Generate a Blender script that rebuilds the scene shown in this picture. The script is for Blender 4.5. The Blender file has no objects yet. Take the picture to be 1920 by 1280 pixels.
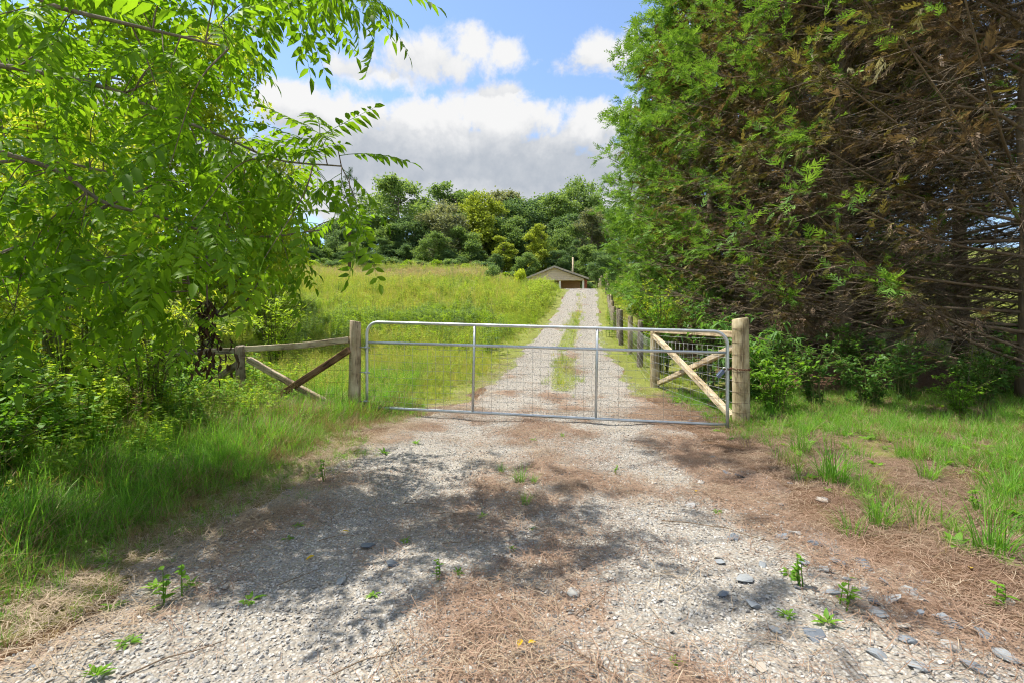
import bpy, bmesh, math, random
import numpy as np
from mathutils import Vector, Matrix

random.seed(11)
rng = np.random.default_rng(11)
SC = bpy.context.scene
COL = SC.collection
FPX = 853.0            # focal length in photograph pixels (1920 wide)
CAMZ = 1.12

# ------------------------------------------------------------------ camera, sky, sun, exposure
cam = bpy.data.cameras.new('camera')
cam.sensor_width = 36.0
cam.lens = 36.0 * FPX / 1920.0
cam.clip_start = 0.05
cam.clip_end = 2000
camo = bpy.data.objects.new('camera', cam)
camo.location = (0, 0, CAMZ)
camo.rotation_euler = (math.radians(90), 0, 0)
COL.objects.link(camo)
SC.camera = camo

SUN_EL = math.radians(66)
SUN_DIR = Vector((-0.975 * math.cos(SUN_EL), 0.22 * math.cos(SUN_EL), math.sin(SUN_EL))).normalized()   # towards the sun
sl = bpy.data.lights.new('sun', 'SUN')
sl.energy = 4.3
sl.angle = math.radians(0.6)
sl.color = (1.0, 0.95, 0.86)
so = bpy.data.objects.new('sun', sl)
so.rotation_euler = SUN_DIR.to_track_quat('Z', 'Y').to_euler()
so.location = SUN_DIR * 60
COL.objects.link(so)

SC.view_settings.view_transform = 'Standard'
SC.view_settings.look = 'None'
SC.view_settings.exposure = 0.9
SC.view_settings.gamma = 1.0
SC.view_settings.use_curve_mapping = False
SC.render.engine = 'CYCLES'
SC.cycles.use_denoising = True
SC.cycles.denoising_prefilter = 'NONE'
SC.cycles.filter_width = 1.1
SC.cycles.use_adaptive_sampling = True
SC.cycles.adaptive_threshold = 0.025
SC.cycles.adaptive_min_samples = 24
SC.cycles.max_bounces = 6
SC.cycles.diffuse_bounces = 3
SC.cycles.use_light_tree = False
SC.cycles.glossy_bounces = 2
SC.cycles.transmission_bounces = 5
SC.cycles.sample_clamp_indirect = 6.0


class NB:
    """small helper for node trees"""
    def __init__(self, tree):
        self.t = tree
    def n(self, typ, **kw):
        x = self.t.nodes.new(typ)
        for k, v in kw.items():
            setattr(x, k, v)
        return x
    def link(self, a, b):
        self.t.links.new(a, b)
    def put(self, sock, v):
        if isinstance(v, bpy.types.NodeSocket):
            self.link(v, sock)
        else:
            sock.default_value = v
    def m(self, op, a, b=0.0, c=None, clamp=False):
        x = self.n('ShaderNodeMath', operation=op, use_clamp=clamp)
        self.put(x.inputs[0], a)
        self.put(x.inputs[1], b)
        if c is not None:
            self.put(x.inputs[2], c)
        return x.outputs[0]
    def noise(self, vec, scale, detail=4, rough=0.55, dist=0.0):
        x = self.n('ShaderNodeTexNoise')
        if vec is not None:
            self.link(vec, x.inputs['Vector'])
        x.inputs['Scale'].default_value = scale
        x.inputs['Detail'].default_value = detail
        x.inputs['Roughness'].default_value = rough
        x.inputs['Distortion'].default_value = dist
        return x.outputs['Fac']
    def ramp(self, fac, stops, interp='LINEAR'):
        x = self.n('ShaderNodeValToRGB')
        x.color_ramp.interpolation = interp
        els = x.color_ramp.elements
        while len(els) < len(stops):
            els.new(0.5)
        for e, (p, c) in zip(els, stops):
            e.position = p
            e.color = (c[0], c[1], c[2], 1) if len(c) == 3 else c
        self.put(x.inputs[0], fac)
        return x.outputs[0]
    def mix(self, fac, a, b, blend='MIX'):
        x = self.n('ShaderNodeMix', data_type='RGBA', blend_type=blend)
        self.put(x.inputs[0], fac)
        self.put(x.inputs[6], a if isinstance(a, bpy.types.NodeSocket) else (*a, 1))
        self.put(x.inputs[7], b if isinstance(b, bpy.types.NodeSocket) else (*b, 1))
        return x.outputs[2]
    def smooth(self, x, lo, hi):
        r = self.n('ShaderNodeMapRange', interpolation_type='SMOOTHSTEP')
        self.put(r.inputs[0], x)
        r.inputs[1].default_value = lo
        r.inputs[2].default_value = hi
        return r.outputs[0]


def build_world():
    w = bpy.data.worlds.new('World')
    SC.world = w
    w.use_nodes = True
    t = w.node_tree
    t.nodes.clear()
    b = NB(t)
    w.cycles.sampling_method = 'MANUAL'
    w.cycles.sample_map_resolution = 512
    out = b.n('ShaderNodeOutputWorld')
    sky = b.n('ShaderNodeTexSky', sky_type='NISHITA')
    sky.sun_disc = False
    sky.sun_elevation = SUN_EL
    sky.sun_rotation = math.atan2(SUN_DIR.x, SUN_DIR.y)
    sky.altitude = 600
    sky.air_density = 1.0
    sky.dust_density = 0.25
    sky.ozone_density = 1.1
    bg = b.n('ShaderNodeBackground')
    bg.inputs[1].default_value = 0.15
    b.link(sky.outputs[0], bg.inputs[0])
    # cumulus, laid out by compass direction and elevation
    tc = b.n('ShaderNodeTexCoord')
    vec = tc.outputs['Generated']
    sx = b.n('ShaderNodeSeparateXYZ')
    b.link(vec, sx.inputs[0])
    az = b.m('ARCTAN2', sx.outputs[0], sx.outputs[1])
    el = b.m('ARCSINE', sx.outputs[2])
    def ae(px, py):
        u, v = (px - 960) / FPX, (640 - py) / FPX
        return math.atan(u), math.atan(v / math.hypot(1, u))
    blobs = [  # px, py, rx, ry
        (840, 330, 430, 120), (555, 215, 95, 62), (690, 225, 95, 50), (800, 240, 150, 62), (955, 225, 150, 62), (1110, 240, 110, 56),
        (1240, 290, 160, 85), (330, 250, 230, 80),
        (800, 108, 115, 52), (725, 145, 80, 32), (880, 85, 60, 40), (945, 95, 42, 34),
        (1100, 115, 90, 40), (1160, 90, 70, 38), (1290, 95, 90, 50),
        (560, 330, 260, 90), (1080, 360, 300, 90), (1700, 260, 230, 90),
    ]
    cb = b.n('ShaderNodeCombineXYZ')
    b.link(az, cb.inputs[0]); b.link(el, cb.inputs[1])
    D = None
    for (px, py, rx, ry) in blobs:
        a0, e0 = ae(px, py)
        a1, _ = ae(px + rx, py)
        _, e1 = ae(px, py - ry)
        kx, ky = 1 / max(a1 - a0, .01), 1 / max(e1 - e0, .01)
        vm = b.n('ShaderNodeVectorMath', operation='MULTIPLY_ADD')
        b.link(cb.outputs[0], vm.inputs[0])
        vm.inputs[1].default_value = (kx, ky, 0); vm.inputs[2].default_value = (-a0 * kx, -e0 * ky, 0)
        ln = b.n('ShaderNodeVectorMath', operation='LENGTH')
        b.link(vm.outputs[0], ln.inputs[0])
        v = b.m('MULTIPLY_ADD', ln.outputs['Value'], -ry / 62.0, ry / 62.0)
        D = v if D is None else b.m('SMOOTH_MAX', D, v, 0.12)
    # the rest of the dome carries the same kind of cloud
    gen = b.m('MULTIPLY_ADD', b.noise(vec, 2.6, 3, .5), 5.0, -2.35)
    side = b.smooth(b.m('ABSOLUTE', az), 0.85, 1.1)
    up = b.smooth(el, 0.66, 0.85)
    gm = b.m('MAXIMUM', side, up)
    gen = b.m('SUBTRACT', gen, b.m('MULTIPLY', b.m('SUBTRACT', 1.0, gm), 4.0))
    D = b.m('MAXIMUM', b.m('MAXIMUM', D, -2.0), gen)
    n1 = b.noise(vec, 9.0, 6, .60, .25)
    n2 = b.noise(vec, 26.0, 4, .62)
    nn = b.m('ADD', b.m('MULTIPLY_ADD', n1, 2.6, -1.3), b.m('MULTIPLY_ADD', n2, .7, -.35))
    Dn = b.m('ADD', D, nn)
    cover = b.smooth(Dn, -0.12, 0.42)
    # cloud tone: white heads, grey undersides
    e = lambda y: ae(900, y)[1]
    stops = [(e(640), .84), (e(400), .80), (e(345), .68), (e(300), .69), (e(255), .80), (e(225), .95), (e(172), 1.0), (e(158), .80), (e(120), .86), (e(80), .98), (e(20), .95)]
    tone = b.ramp(b.m('ADD', el, b.m('MULTIPLY_ADD', n1, .16, -.08)), [(max(0, s / 1.0), (v, v, v)) for s, v in stops])
    tone = b.m('MULTIPLY', tone, b.m('MULTIPLY_ADD', n2, .22, .90))
    cc = b.mix(b.smooth(tone, .55, .95), (0.40, 0.46, 0.55), (1.0, 1.0, 1.0))
    cbg = b.n('ShaderNodeBackground')
    b.link(cc, cbg.inputs[0])
    cbg.inputs[1].default_value = 0.50
    ms = b.n('ShaderNodeMixShader')
    above = b.smooth(el, -0.02, 0.03)
    b.link(b.m('MULTIPLY', cover, above), ms.inputs[0])
    b.link(bg.outputs[0], ms.inputs[1])
    b.link(cbg.outputs[0], ms.inputs[2])
    b.link(ms.outputs[0], out.inputs[0])


build_world()

# ------------------------------------------------------------------ numeric helpers
def at(px, py, d):
    return np.array([(px - 960) / FPX * d, d, CAMZ - (py - 640) / FPX * d])


def _hash(ix, iy, s):
    h = (ix.astype(np.int64) * 374761393 + iy.astype(np.int64) * 668265263 + s * 974711) & 0x7fffffff
    h = ((h ^ (h >> 13)) * 1274126177) & 0x7fffffff
    return ((h ^ (h >> 16)) & 0xffff) / 65535.0


def vnoise(x, y, s=0):
    x = np.asarray(x, float); y = np.asarray(y, float)
    ix, iy = np.floor(x), np.floor(y)
    fx, fy = x - ix, y - iy
    fx = fx * fx * (3 - 2 * fx); fy = fy * fy * (3 - 2 * fy)
    ix = ix.astype(int); iy = iy.astype(int)
    a = _hash(ix, iy, s); b_ = _hash(ix + 1, iy, s); c = _hash(ix, iy + 1, s); d = _hash(ix + 1, iy + 1, s)
    return (a * (1 - fx) + b_ * fx) * (1 - fy) + (c * (1 - fx) + d * fx) * fy


def fbm(x, y, s=0, o=4):
    v = 0; a = .5; t = 0
    for k in range(o):
        v = v + a * vnoise(x * 2 ** k + 17.3 * k, y * 2 ** k - 9.1 * k, s + k); t += a; a *= .5
    return v / t


def sstep(x, a, b_):
    t = np.clip((np.asarray(x, float) - a) / (b_ - a), 0, 1)
    return t * t * (3 - 2 * t)


def table(pts, sm=1.5):
    ys = np.arange(-30, 260, .25)
    v = np.interp(ys, [p[0] for p in pts], [p[1] for p in pts])
    k = np.exp(-.5 * (np.arange(-24, 25) * .25 / sm) ** 2); k /= k.sum()
    v2 = np.convolve(np.pad(v, 24, mode='edge'), k, 'valid')
    return lambda y: np.interp(y, ys, v2)


ROADZ = table([(-30, 0), (7.8, 0), (11.5, .3), (17, .95), (22, 1.65), (27, 2.6), (32, 4.0), (36, 5.25), (40, 5.75), (55, 6.3), (64, 7.6), (80, 12), (95, 15.5), (130, 22), (260, 34)], 1.2)
FIELDZ = table([(-30, 0), (7.8, 0), (11.5, .3), (17, 1.0), (22, 1.85), (27, 3.0), (36, 5.4), (50, 8.5), (62, 10.7), (70, 11.9), (82, 12.6), (110, 15.5), (260, 34)], 1.5)
ROADX = table([(-30, .1), (2, .1), (4.5, .15), (6.3, .45), (7.9, .85), (11.5, 1.3), (17, 2.0), (27, 3.8), (36, 5.6), (45, 6.2), (260, 6.2)], .8)
ROADW = table([(-30, 2.0), (4, 2.0), (6.2, 2.1), (8, 1.75), (11, 1.68), (20, 1.6), (30, 1.42), (260, 1.42)], .5)
FENCEX = table([(-30, 3.07), (9.8, 3.04), (12.5, 3.53), (16, 4.0), (20, 4.6), (25, 5.4), (30, 6.4), (37, 7.5), (55, 10.2), (260, 25)], .6)


def height(x, y):
    x = np.asarray(x, float); y = np.asarray(y, float)
    w = sstep(x - ROADX(y), -11, -4.2)
    z = FIELDZ(y) * (1 - w) + ROADZ(y) * w
    z = z + np.clip(x - ROADX(y) - 7, 0, 60) * .085 * sstep(y, 8, 26)            # lawn climbing beyond the cypress row
    z = z + np.clip(-x - 14, 0, 80) * .012 * sstep(y, 15, 50)
    rough = sstep(np.abs(x - ROADX(y)), 1.2, 2.6)
    z = z + (fbm(x * .55, y * .55, 3) - .5) * (.05 + .10 * rough) * sstep(y, -2, 1.5)
    z = z + (fbm(x * .12, y * .12, 9) - .5) * 1.1 * sstep(y, 14, 40) * rough
    z = z - .05 * np.exp(-(((x - 2.85) / .5) ** 2 + ((y - 5.9) / .5) ** 2))
    z = z + .22 * sstep(-x, 2.2, 5) * sstep(9 - y, 0, 4)                           # verge swells a little on the walnut side
    z = z + .10 * sstep(x, 2.4, 4.5) * sstep(9 - y, 0, 3)
    return z


def H1(x, y):
    return float(height(np.array([x]), np.array([y]))[0])


# ------------------------------------------------------------------ mesh helpers
def raw_mesh(name, V, polys_flat, starts, tint=None, extra=None, smooth=False):
    me = bpy.data.meshes.new(name)
    me.vertices.add(len(V))
    me.vertices.foreach_set('co', np.ascontiguousarray(V, np.float32).ravel())
    me.loops.add(len(polys_flat))
    me.loops.foreach_set('vertex_index', np.ascontiguousarray(polys_flat, np.int32))
    me.polygons.add(len(starts))
    me.polygons.foreach_set('loop_start', np.ascontiguousarray(starts, np.int32))
    if smooth:
        me.polygons.foreach_set('use_smooth', np.ones(len(starts), bool))
    me.update(calc_edges=True)
    if tint is not None:
        a = me.attributes.new('tint', 'FLOAT', 'POINT')
        a.data.foreach_set('value', np.ascontiguousarray(tint, np.float32))
    for k, v in (extra or {}).items():
        a = me.attributes.new(k, 'FLOAT', 'POINT')
        a.data.foreach_set('value', np.ascontiguousarray(v, np.float32))
    return me


class Soup:
    def __init__(self):
        self.V = []; self.F = {3: [], 4: []}; self.T = []; self.n = 0
    def add(self, V, faces, tint=0.5):
        """V (m,k,3): m copies of a k-vertex piece; faces: index tuples into the piece; tint (m,)"""
        V = np.asarray(V, float)
        m, k = V.shape[:2]
        off = self.n + np.arange(m)[:, None] * k
        for f in faces:
            self.F[len(f)].append(off + np.array(f)[None, :])
        self.V.append(V.reshape(-1, 3))
        t = np.broadcast_to(np.asarray(tint, float), (m,)) if np.ndim(tint) < 2 else tint
        self.T.append(np.repeat(t, k) if np.ndim(t) == 1 else t.reshape(-1))
        self.n += m * k
    def mesh(self, name, mat, smooth=False):
        V = np.concatenate(self.V)
        flat = []; sizes = []
        for k in (3, 4):
            if self.F[k]:
                f = np.concatenate(self.F[k])
                flat.append(f.ravel()); sizes.append(np.full(len(f), k))
        flat = np.concatenate(flat); sizes = np.concatenate(sizes)
        starts = np.concatenate([[0], np.cumsum(sizes)[:-1]])
        me = raw_mesh(name, V, flat, starts, np.concatenate(self.T), smooth=smooth)
        if mat:
            me.materials.append(mat)
        return me


def link(name, me, parent=None):
    o = bpy.data.objects.new(name, me)
    COL.objects.link(o)
    if parent is not None:
        o.parent = parent
        o.matrix_parent_inverse = parent.matrix_basis.inverted()
    return o


def tag(o, label=None, cat=None, group=None, kind=None):
    if label: o['label'] = label
    if cat: o['category'] = cat
    if group: o['group'] = group
    if kind: o['kind'] = kind
    return o


def empty(name, loc, label, cat, group=None, rotz=0.0, scale=1.0):
    o = bpy.data.objects.new(name, None)
    o.empty_display_size = .2
    o.location = loc
    o.rotation_euler = (0, 0, rotz)
    o.scale = (scale,) * 3
    COL.objects.link(o)
    return tag(o, label, cat, group)


def unit(v):
    v = np.asarray(v, float)
    return v / np.maximum(np.linalg.norm(v, axis=-1, keepdims=True), 1e-9)


def frames(D, N):
    D = unit(D)
    S = np.cross(D, N)
    bad = np.linalg.norm(S, axis=-1) < 1e-4
    if np.any(bad):
        S[bad] = np.cross(D[bad], np.array([.3, .7, .2]))
    S = unit(S)
    return D, S, np.cross(S, D)


def quads(soup, P, D, N, L, W, tint, fold=.12):
    """rhombic leaves"""
    P = np.asarray(P, float); n = len(P)
    D, S, N = frames(np.broadcast_to(D, P.shape), np.broadcast_to(N, P.shape))
    L = np.broadcast_to(L, (n,))[:, None]; W = np.broadcast_to(W, (n,))[:, None]
    V = np.stack([P, P + D * L * .42 + S * W * .5 + N * L * fold, P + D * L, P + D * L * .42 - S * W * .5 + N * L * fold], 1)
    soup.add(V, [(0, 1, 2, 3)], tint)


def leaves(soup, P, D, N, L, W, tint, curv=.25, fold=.10):
    """six-vertex pointed leaves with a drooping tip"""
    P = np.asarray(P, float); n = len(P)
    D, S, N = frames(np.broadcast_to(D, P.shape).copy(), np.broadcast_to(N, P.shape).copy())
    L = np.broadcast_to(L, (n,))[:, None]; W = np.broadcast_to(W, (n,))[:, None]
    def pt(t, w, f):
        return P + D * L * t - N * L * curv * t * t + S * W * w + N * W * f
    V = np.stack([pt(0, 0, 0), pt(.3, .46, fold), pt(.3, -.46, fold), pt(.3, 0, 0), pt(.68, .34, fold), pt(.68, -.34, fold), pt(.68, 0, 0), pt(1, 0, 0)], 1)
    soup.add(V, [(0, 1, 3), (0, 3, 2), (3, 1, 4, 6), (2, 3, 6, 5), (6, 4, 7), (5, 6, 7)], tint)


def sticks(soup, A, B, r0, r1, tint=.5):
    """straight tapered three-sided twigs"""
    A = np.asarray(A, float); B = np.asarray(B, float); n = len(A)
    D, S, N = frames(B - A, np.tile([.13, .21, .97], (n, 1)))
    r0 = np.broadcast_to(r0, (n,))[:, None]; r1 = np.broadcast_to(r1, (n,))[:, None]
    ring = [(0, 1), (.866, -.5), (-.866, -.5)]
    V = np.stack([A + (S * c + N * s) * r0 for c, s in ring] + [B + (S * c + N * s) * r1 for c, s in ring], 1)
    soup.add(V, [(0, 1, 4, 3), (1, 2, 5, 4), (2, 0, 3, 5)], tint)


def tube(soup, pts, rad, sides=8, cap=True, tint=.5):
    pts = np.asarray(pts, float); k = len(pts)
    rad = np.broadcast_to(rad, (k,))
    T = np.gradient(pts, axis=0); T = unit(T)
    n = np.cross(T[0], [0.0, 0.0, 1.0])
    if np.linalg.norm(n) < .05: n = np.cross(T[0], [1.0, 0, 0])
    n = unit(n)
    rings = []
    for i in range(k):
        n = unit(n - T[i] * np.dot(n, T[i]))
        b_ = np.cross(T[i], n)
        a = np.arange(sides) / sides * 2 * np.pi
        rings.append(pts[i] + rad[i] * (np.cos(a)[:, None] * n + np.sin(a)[:, None] * b_))
    V = np.concatenate(rings)
    faces = []
    for i in range(k - 1):
        for j in range(sides):
            j2 = (j + 1) % sides
            faces.append((i * sides + j, i * sides + j2, (i + 1) * sides + j2, (i + 1) * sides + j))
    if cap:
        V = np.concatenate([V, pts[:1], pts[-1:]])
        c0, c1 = k * sides, k * sides + 1
        for j in range(sides):
            j2 = (j + 1) % sides
            faces.append((c0, j2, j)); faces.append((c1, (k - 1) * sides + j, (k - 1) * sides + j2))
    soup.add(V[None], faces, tint)


def spline(pts, n):
    """Catmull-Rom through pts, n samples"""
    P = np.asarray(pts, float)
    P = np.concatenate([[2 * P[0] - P[1]], P, [2 * P[-1] - P[-2]]])
    m = len(P) - 3
    t = np.linspace(0, m - 1e-6, n)
    i = t.astype(int); f = (t - i)[:, None]
    p0, p1, p2, p3 = P[i], P[i + 1], P[i + 2], P[i + 3]
    return .5 * (2 * p1 + (p2 - p0) * f + (2 * p0 - 5 * p1 + 4 * p2 - p3) * f ** 2 + (3 * p1 - p0 - 3 * p2 + p3) * f ** 3)


def rdir(n, r=rng):
    return unit(r.normal(size=(n, 3)))


# ------------------------------------------------------------------ materials
MATS = {}


def newmat(name):
    m = bpy.data.materials.new(name)
    m.use_nodes = True
    m.node_tree.nodes.clear()
    b = NB(m.node_tree)
    out = b.n('ShaderNodeOutputMaterial')
    MATS[name] = m
    return m, b, out


def principled(b, out, col, rough=.8, spec=.3, metal=0.0, bump=None, bstr=.3, bdist=.01):
    p = b.n('ShaderNodeBsdfPrincipled')
    b.put(p.inputs['Base Color'], col if isinstance(col, bpy.types.NodeSocket) else (*col, 1))
    b.put(p.inputs['Roughness'], rough)
    p.inputs['Specular IOR Level'].default_value = spec
    b.put(p.inputs['Metallic'], metal)
    if bump is not None:
        bn = b.n('ShaderNodeBump')
        bn.inputs['Strength'].default_value = bstr
        bn.inputs['Distance'].default_value = bdist
        b.link(bump, bn.inputs['Height'])
        b.link(bn.outputs[0], p.inputs['Normal'])
    b.link(p.outputs[0], out.inputs[0])
    return p


def leafmat(name, dark, light, trans=.4, glow=1.9, spec=.25, rnd=.4, rough=.55):
    """leaf: colour by the leaf's own tint and by the plant; part of the light passes through"""
    m, b, out = newmat(name)
    at_ = b.n('ShaderNodeAttribute', attribute_name='tint')
    oi = b.n('ShaderNodeObjectInfo')
    f = b.m('ADD', b.m('MULTIPLY', at_.outputs['Fac'], 1 - rnd), b.m('MULTIPLY', oi.outputs['Random'], rnd), clamp=True)
    mid = tuple((a * .55 + c * .45) for a, c in zip(dark, light))
    col = b.ramp(f, [(0.02, dark), (.5, mid), (.98, light)])
    p = b.n('ShaderNodeBsdfPrincipled')
    b.link(col, p.inputs['Base Color'])
    p.inputs['Roughness'].default_value = rough
    p.inputs['Specular IOR Level'].default_value = spec
    tr = b.n('ShaderNodeBsdfTranslucent')
    tc = b.mix(1.0, col, (glow * 1.0, glow * .92, glow * .45), 'MULTIPLY')
    b.link(tc, tr.inputs[0])
    ms = b.n('ShaderNodeMixShader')
    ms.inputs[0].default_value = trans
    b.link(p.outputs[0], ms.inputs[1]); b.link(tr.outputs[0], ms.inputs[2])
    b.link(ms.outputs[0], out.inputs[0])
    return m


def barkmat(name, c0, c1, scale=14, stretch=(1, 1, .18), rough=.9, bstr=.6, bdist=.02):
    m, b, out = newmat(name)
    tc = b.n('ShaderNodeTexCoord')
    mp = b.n('ShaderNodeMapping')
    b.link(tc.outputs['Object'], mp.inputs[0])
    mp.inputs['Scale'].default_value = stretch
    f = b.noise(mp.outputs[0], scale, 6, .65, .4)
    g = b.noise(tc.outputs['Object'], 2.5, 3)
    col = b.ramp(b.m('MULTIPLY_ADD', g, .5, b.m('MULTIPLY', f, .7)), [(.3, c0), (.8, c1)])
    principled(b, out, col, rough, .15, bump=f, bstr=bstr, bdist=bdist)
    return m


def woodmat(name, c0, c1, cdark, grey=.0):
    """weathered timber, grain along local Z, checks and knots"""
    m, b, out = newmat(name)
    tc = b.n('ShaderNodeTexCoord')
    oi = b.n('ShaderNodeObjectInfo')
    add = b.n('ShaderNodeVectorMath', operation='ADD')
    sc = b.n('ShaderNodeVectorMath', operation='SCALE')
    cb = b.n('ShaderNodeCombineXYZ')
    for i in range(3): b.link(oi.outputs['Random'], cb.inputs[i])
    b.link(cb.outputs[0], sc.inputs[0]); sc.inputs['Scale'].default_value = 31.0
    b.link(tc.outputs['Object'], add.inputs[0]); b.link(sc.outputs[0], add.inputs[1])
    mp = b.n('ShaderNodeMapping'); mp.inputs['Scale'].default_value = (1, 1, .07)
    b.link(add.outputs[0], mp.inputs[0])
    grain = b.noise(mp.outputs[0], 30, 5, .65, 1.0)
    blot = b.noise(add.outputs[0], 5, 4, .6)
    crack = b.noise(mp.outputs[0], 22, 3, .5, 2.0)
    col = b.ramp(b.m('MULTIPLY_ADD', blot, .6, b.m('MULTIPLY', grain, .45)), [(.36, cdark), (.46, c0), (.68, c1)])
    ck = b.smooth(crack, .58, .66)
    col = b.mix(b.m('MULTIPLY', ck, .75), col, cdark)
    vo = b.n('ShaderNodeTexVoronoi'); vo.inputs['Scale'].default_value = 3.2
    b.link(add.outputs[0], vo.inputs['Vector'])
    kn = b.m('SUBTRACT', 1.0, b.smooth(vo.outputs['Distance'], .05, .10))
    col = b.mix(b.m('MULTIPLY', kn, .7), col, cdark)
    hgt = b.m('SUBTRACT', b.m('MULTIPLY', grain, .5), ck)
    principled(b, out, col, .85, .15, bump=hgt, bstr=.6, bdist=.006)
    return m


# foliage
leafmat('walnut_leaf', (.062, .150, .008), (.215, .375, .020), .56, 1.9)
leafmat('dead_leaf', (.025, .014, .008), (.075, .040, .020), .1, 1.0)
leafmat('thicket_leaf', (.110, .215, .014), (.340, .480, .045), .54, 1.7)
leafmat('thicket_bright', (.210, .300, .018), (.490, .570, .070), .56, 1.6)
leafmat('thicket_deep', (.035, .100, .012), (.120, .250, .028), .40, 1.8)
leafmat('pale_bush_leaf', (.130, .200, .070), (.300, .380, .150), .38, 1.5)
leafmat('shade_leaf', (.045, .120, .022), (.150, .310, .060), .42, 1.7, spec=.4)
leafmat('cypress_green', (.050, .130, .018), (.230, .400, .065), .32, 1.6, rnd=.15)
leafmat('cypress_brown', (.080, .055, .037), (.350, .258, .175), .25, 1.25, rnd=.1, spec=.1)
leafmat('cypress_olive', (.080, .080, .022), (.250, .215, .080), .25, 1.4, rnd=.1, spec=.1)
leafmat('forest_green', (.085, .160, .055), (.280, .405, .135), .48, 1.4, rnd=.2)
leafmat('forest_dark', (.062, .125, .058), (.195, .305, .130), .46, 1.4, rnd=.2)
leafmat('forest_yellow', (.180, .250, .032), (.430, .510, .085), .48, 1.4, rnd=.15)
leafmat('forest_grey', (.140, .170, .100), (.340, .375, .225), .44, 1.3, rnd=.2)
leafmat('pine_needle', (.020, .060, .022), (.070, .140, .050), .15, 1.3)
leafmat('grass_green', (.065, .195, .020), (.240, .470, .065), .48, 1.6)
leafmat('grass_dry', (.170, .125, .055), (.420, .330, .170), .30, 1.2)
leafmat('field_green', (.165, .265, .032), (.410, .530, .100), .50, 1.5)
leafmat('field_yellow', (.320, .345, .070), (.610, .590, .180), .48, 1.4)
leafmat('field_tan', (.340, .280, .130), (.600, .500, .290), .32, 1.2)
leafmat('weed_green', (.070, .180, .012), (.210, .400, .040), .42, 1.8)
leafmat('needle_straw', (.150, .088, .058), (.440, .310, .225), .15, 1.1, spec=.1, rough=.8)
leafmat('straw_pale', (.240, .180, .120), (.520, .420, .310), .15, 1.1, spec=.1, rough=.8)
leafmat('yellow_leaf', (.55, .36, .02), (.75, .52, .04), .35, 1.2)
barkmat('bark_grey', (.075, .060, .045), (.250, .215, .170))
barkmat('bark_dark', (.035, .027, .020), (.120, .095, .070))
barkmat('bark_cypress', (.060, .042, .028), (.230, .175, .120))
barkmat('twig_dead', (.055, .040, .026), (.250, .200, .145), 30)
barkmat('twig_green', (.060, .075, .020), (.160, .170, .060), 30)
barkmat('stick_wood', (.090, .062, .040), (.270, .205, .145), 40)
woodmat('wood_grey', (.300, .235, .150), (.560, .475, .340), (.060, .044, .030))
woodmat('wood_fresh', (.300, .240, .135), (.570, .490, .325), (.130, .092, .050))
woodmat('wood_rail', (.420, .330, .205), (.680, .570, .410), (.170, .110, .060))
woodmat('wood_brown', (.110, .058, .032), (.260, .155, .095), (.030, .018, .012))
woodmat('wood_post_dark', (.130, .105, .078), (.340, .290, .225), (.040, .030, .022))


def metal(name, c0, c1, rough, met=.9):
    m, b, out = newmat(name)
    tc = b.n('ShaderNodeTexCoord')
    f = b.noise(tc.outputs['Object'], 18, 5, .6)
    g = b.noise(tc.outputs['Object'], 3, 3)
    col = b.ramp(b.m('MULTIPLY_ADD', f, .5, b.m('MULTIPLY', g, .5)), [(.3, c0), (.7, c1)])
    principled(b, out, col, b.m('MULTIPLY_ADD', f, .25, rough - .1), .5, met, bump=f, bstr=.08, bdist=.003)
metal('galvanised', (.40, .43, .45), (.66, .69, .71), .42, .75)
metal('wire_steel', (.30, .30, .29), (.50, .50, .48), .55, .6)
metal('wire_rust', (.060, .040, .028), (.160, .100, .065), .8, .3)
metal('chain_rust', (.090, .038, .018), (.230, .110, .060), .75, .4)
metal('lock_blue', (.060, .085, .150), (.240, .290, .380), .4, .4)
metal('lock_steel', (.45, .45, .45), (.70, .70, .70), .3, .9)


def stonemat(name, ramp):
    m, b, out = newmat(name)
    tc = b.n('ShaderNodeTexCoord')
    oi = b.n('ShaderNodeObjectInfo')
    f = b.noise(tc.outputs['Object'], 30, 4, .6)
    col = b.ramp(oi.outputs['Random'], ramp)
    col = b.mix(.55, col, b.ramp(f, [(.25, (.42, .42, .42)), (.75, (1, 1, 1))]), 'MULTIPLY')
    principled(b, out, col, .85, .25, bump=f, bstr=.4, bdist=.004)
stonemat('gravel_stone', [(0, (.22, .212, .20)), (.25, (.39, .38, .36)), (.5, (.51, .49, .455)), (.7, (.64, .61, .56)), (.85, (.45, .39, .32)), (1, (.30, .30, .30))])
stonemat('slate', [(0, (.14, .16, .19)), (.5, (.25, .28, .31)), (.8, (.34, .35, .35)), (1, (.42, .39, .34))])
stonemat('pale_rock', [(0, (.45, .40, .33)), (.5, (.55, .53, .49)), (1, (.38, .38, .38))])


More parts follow.
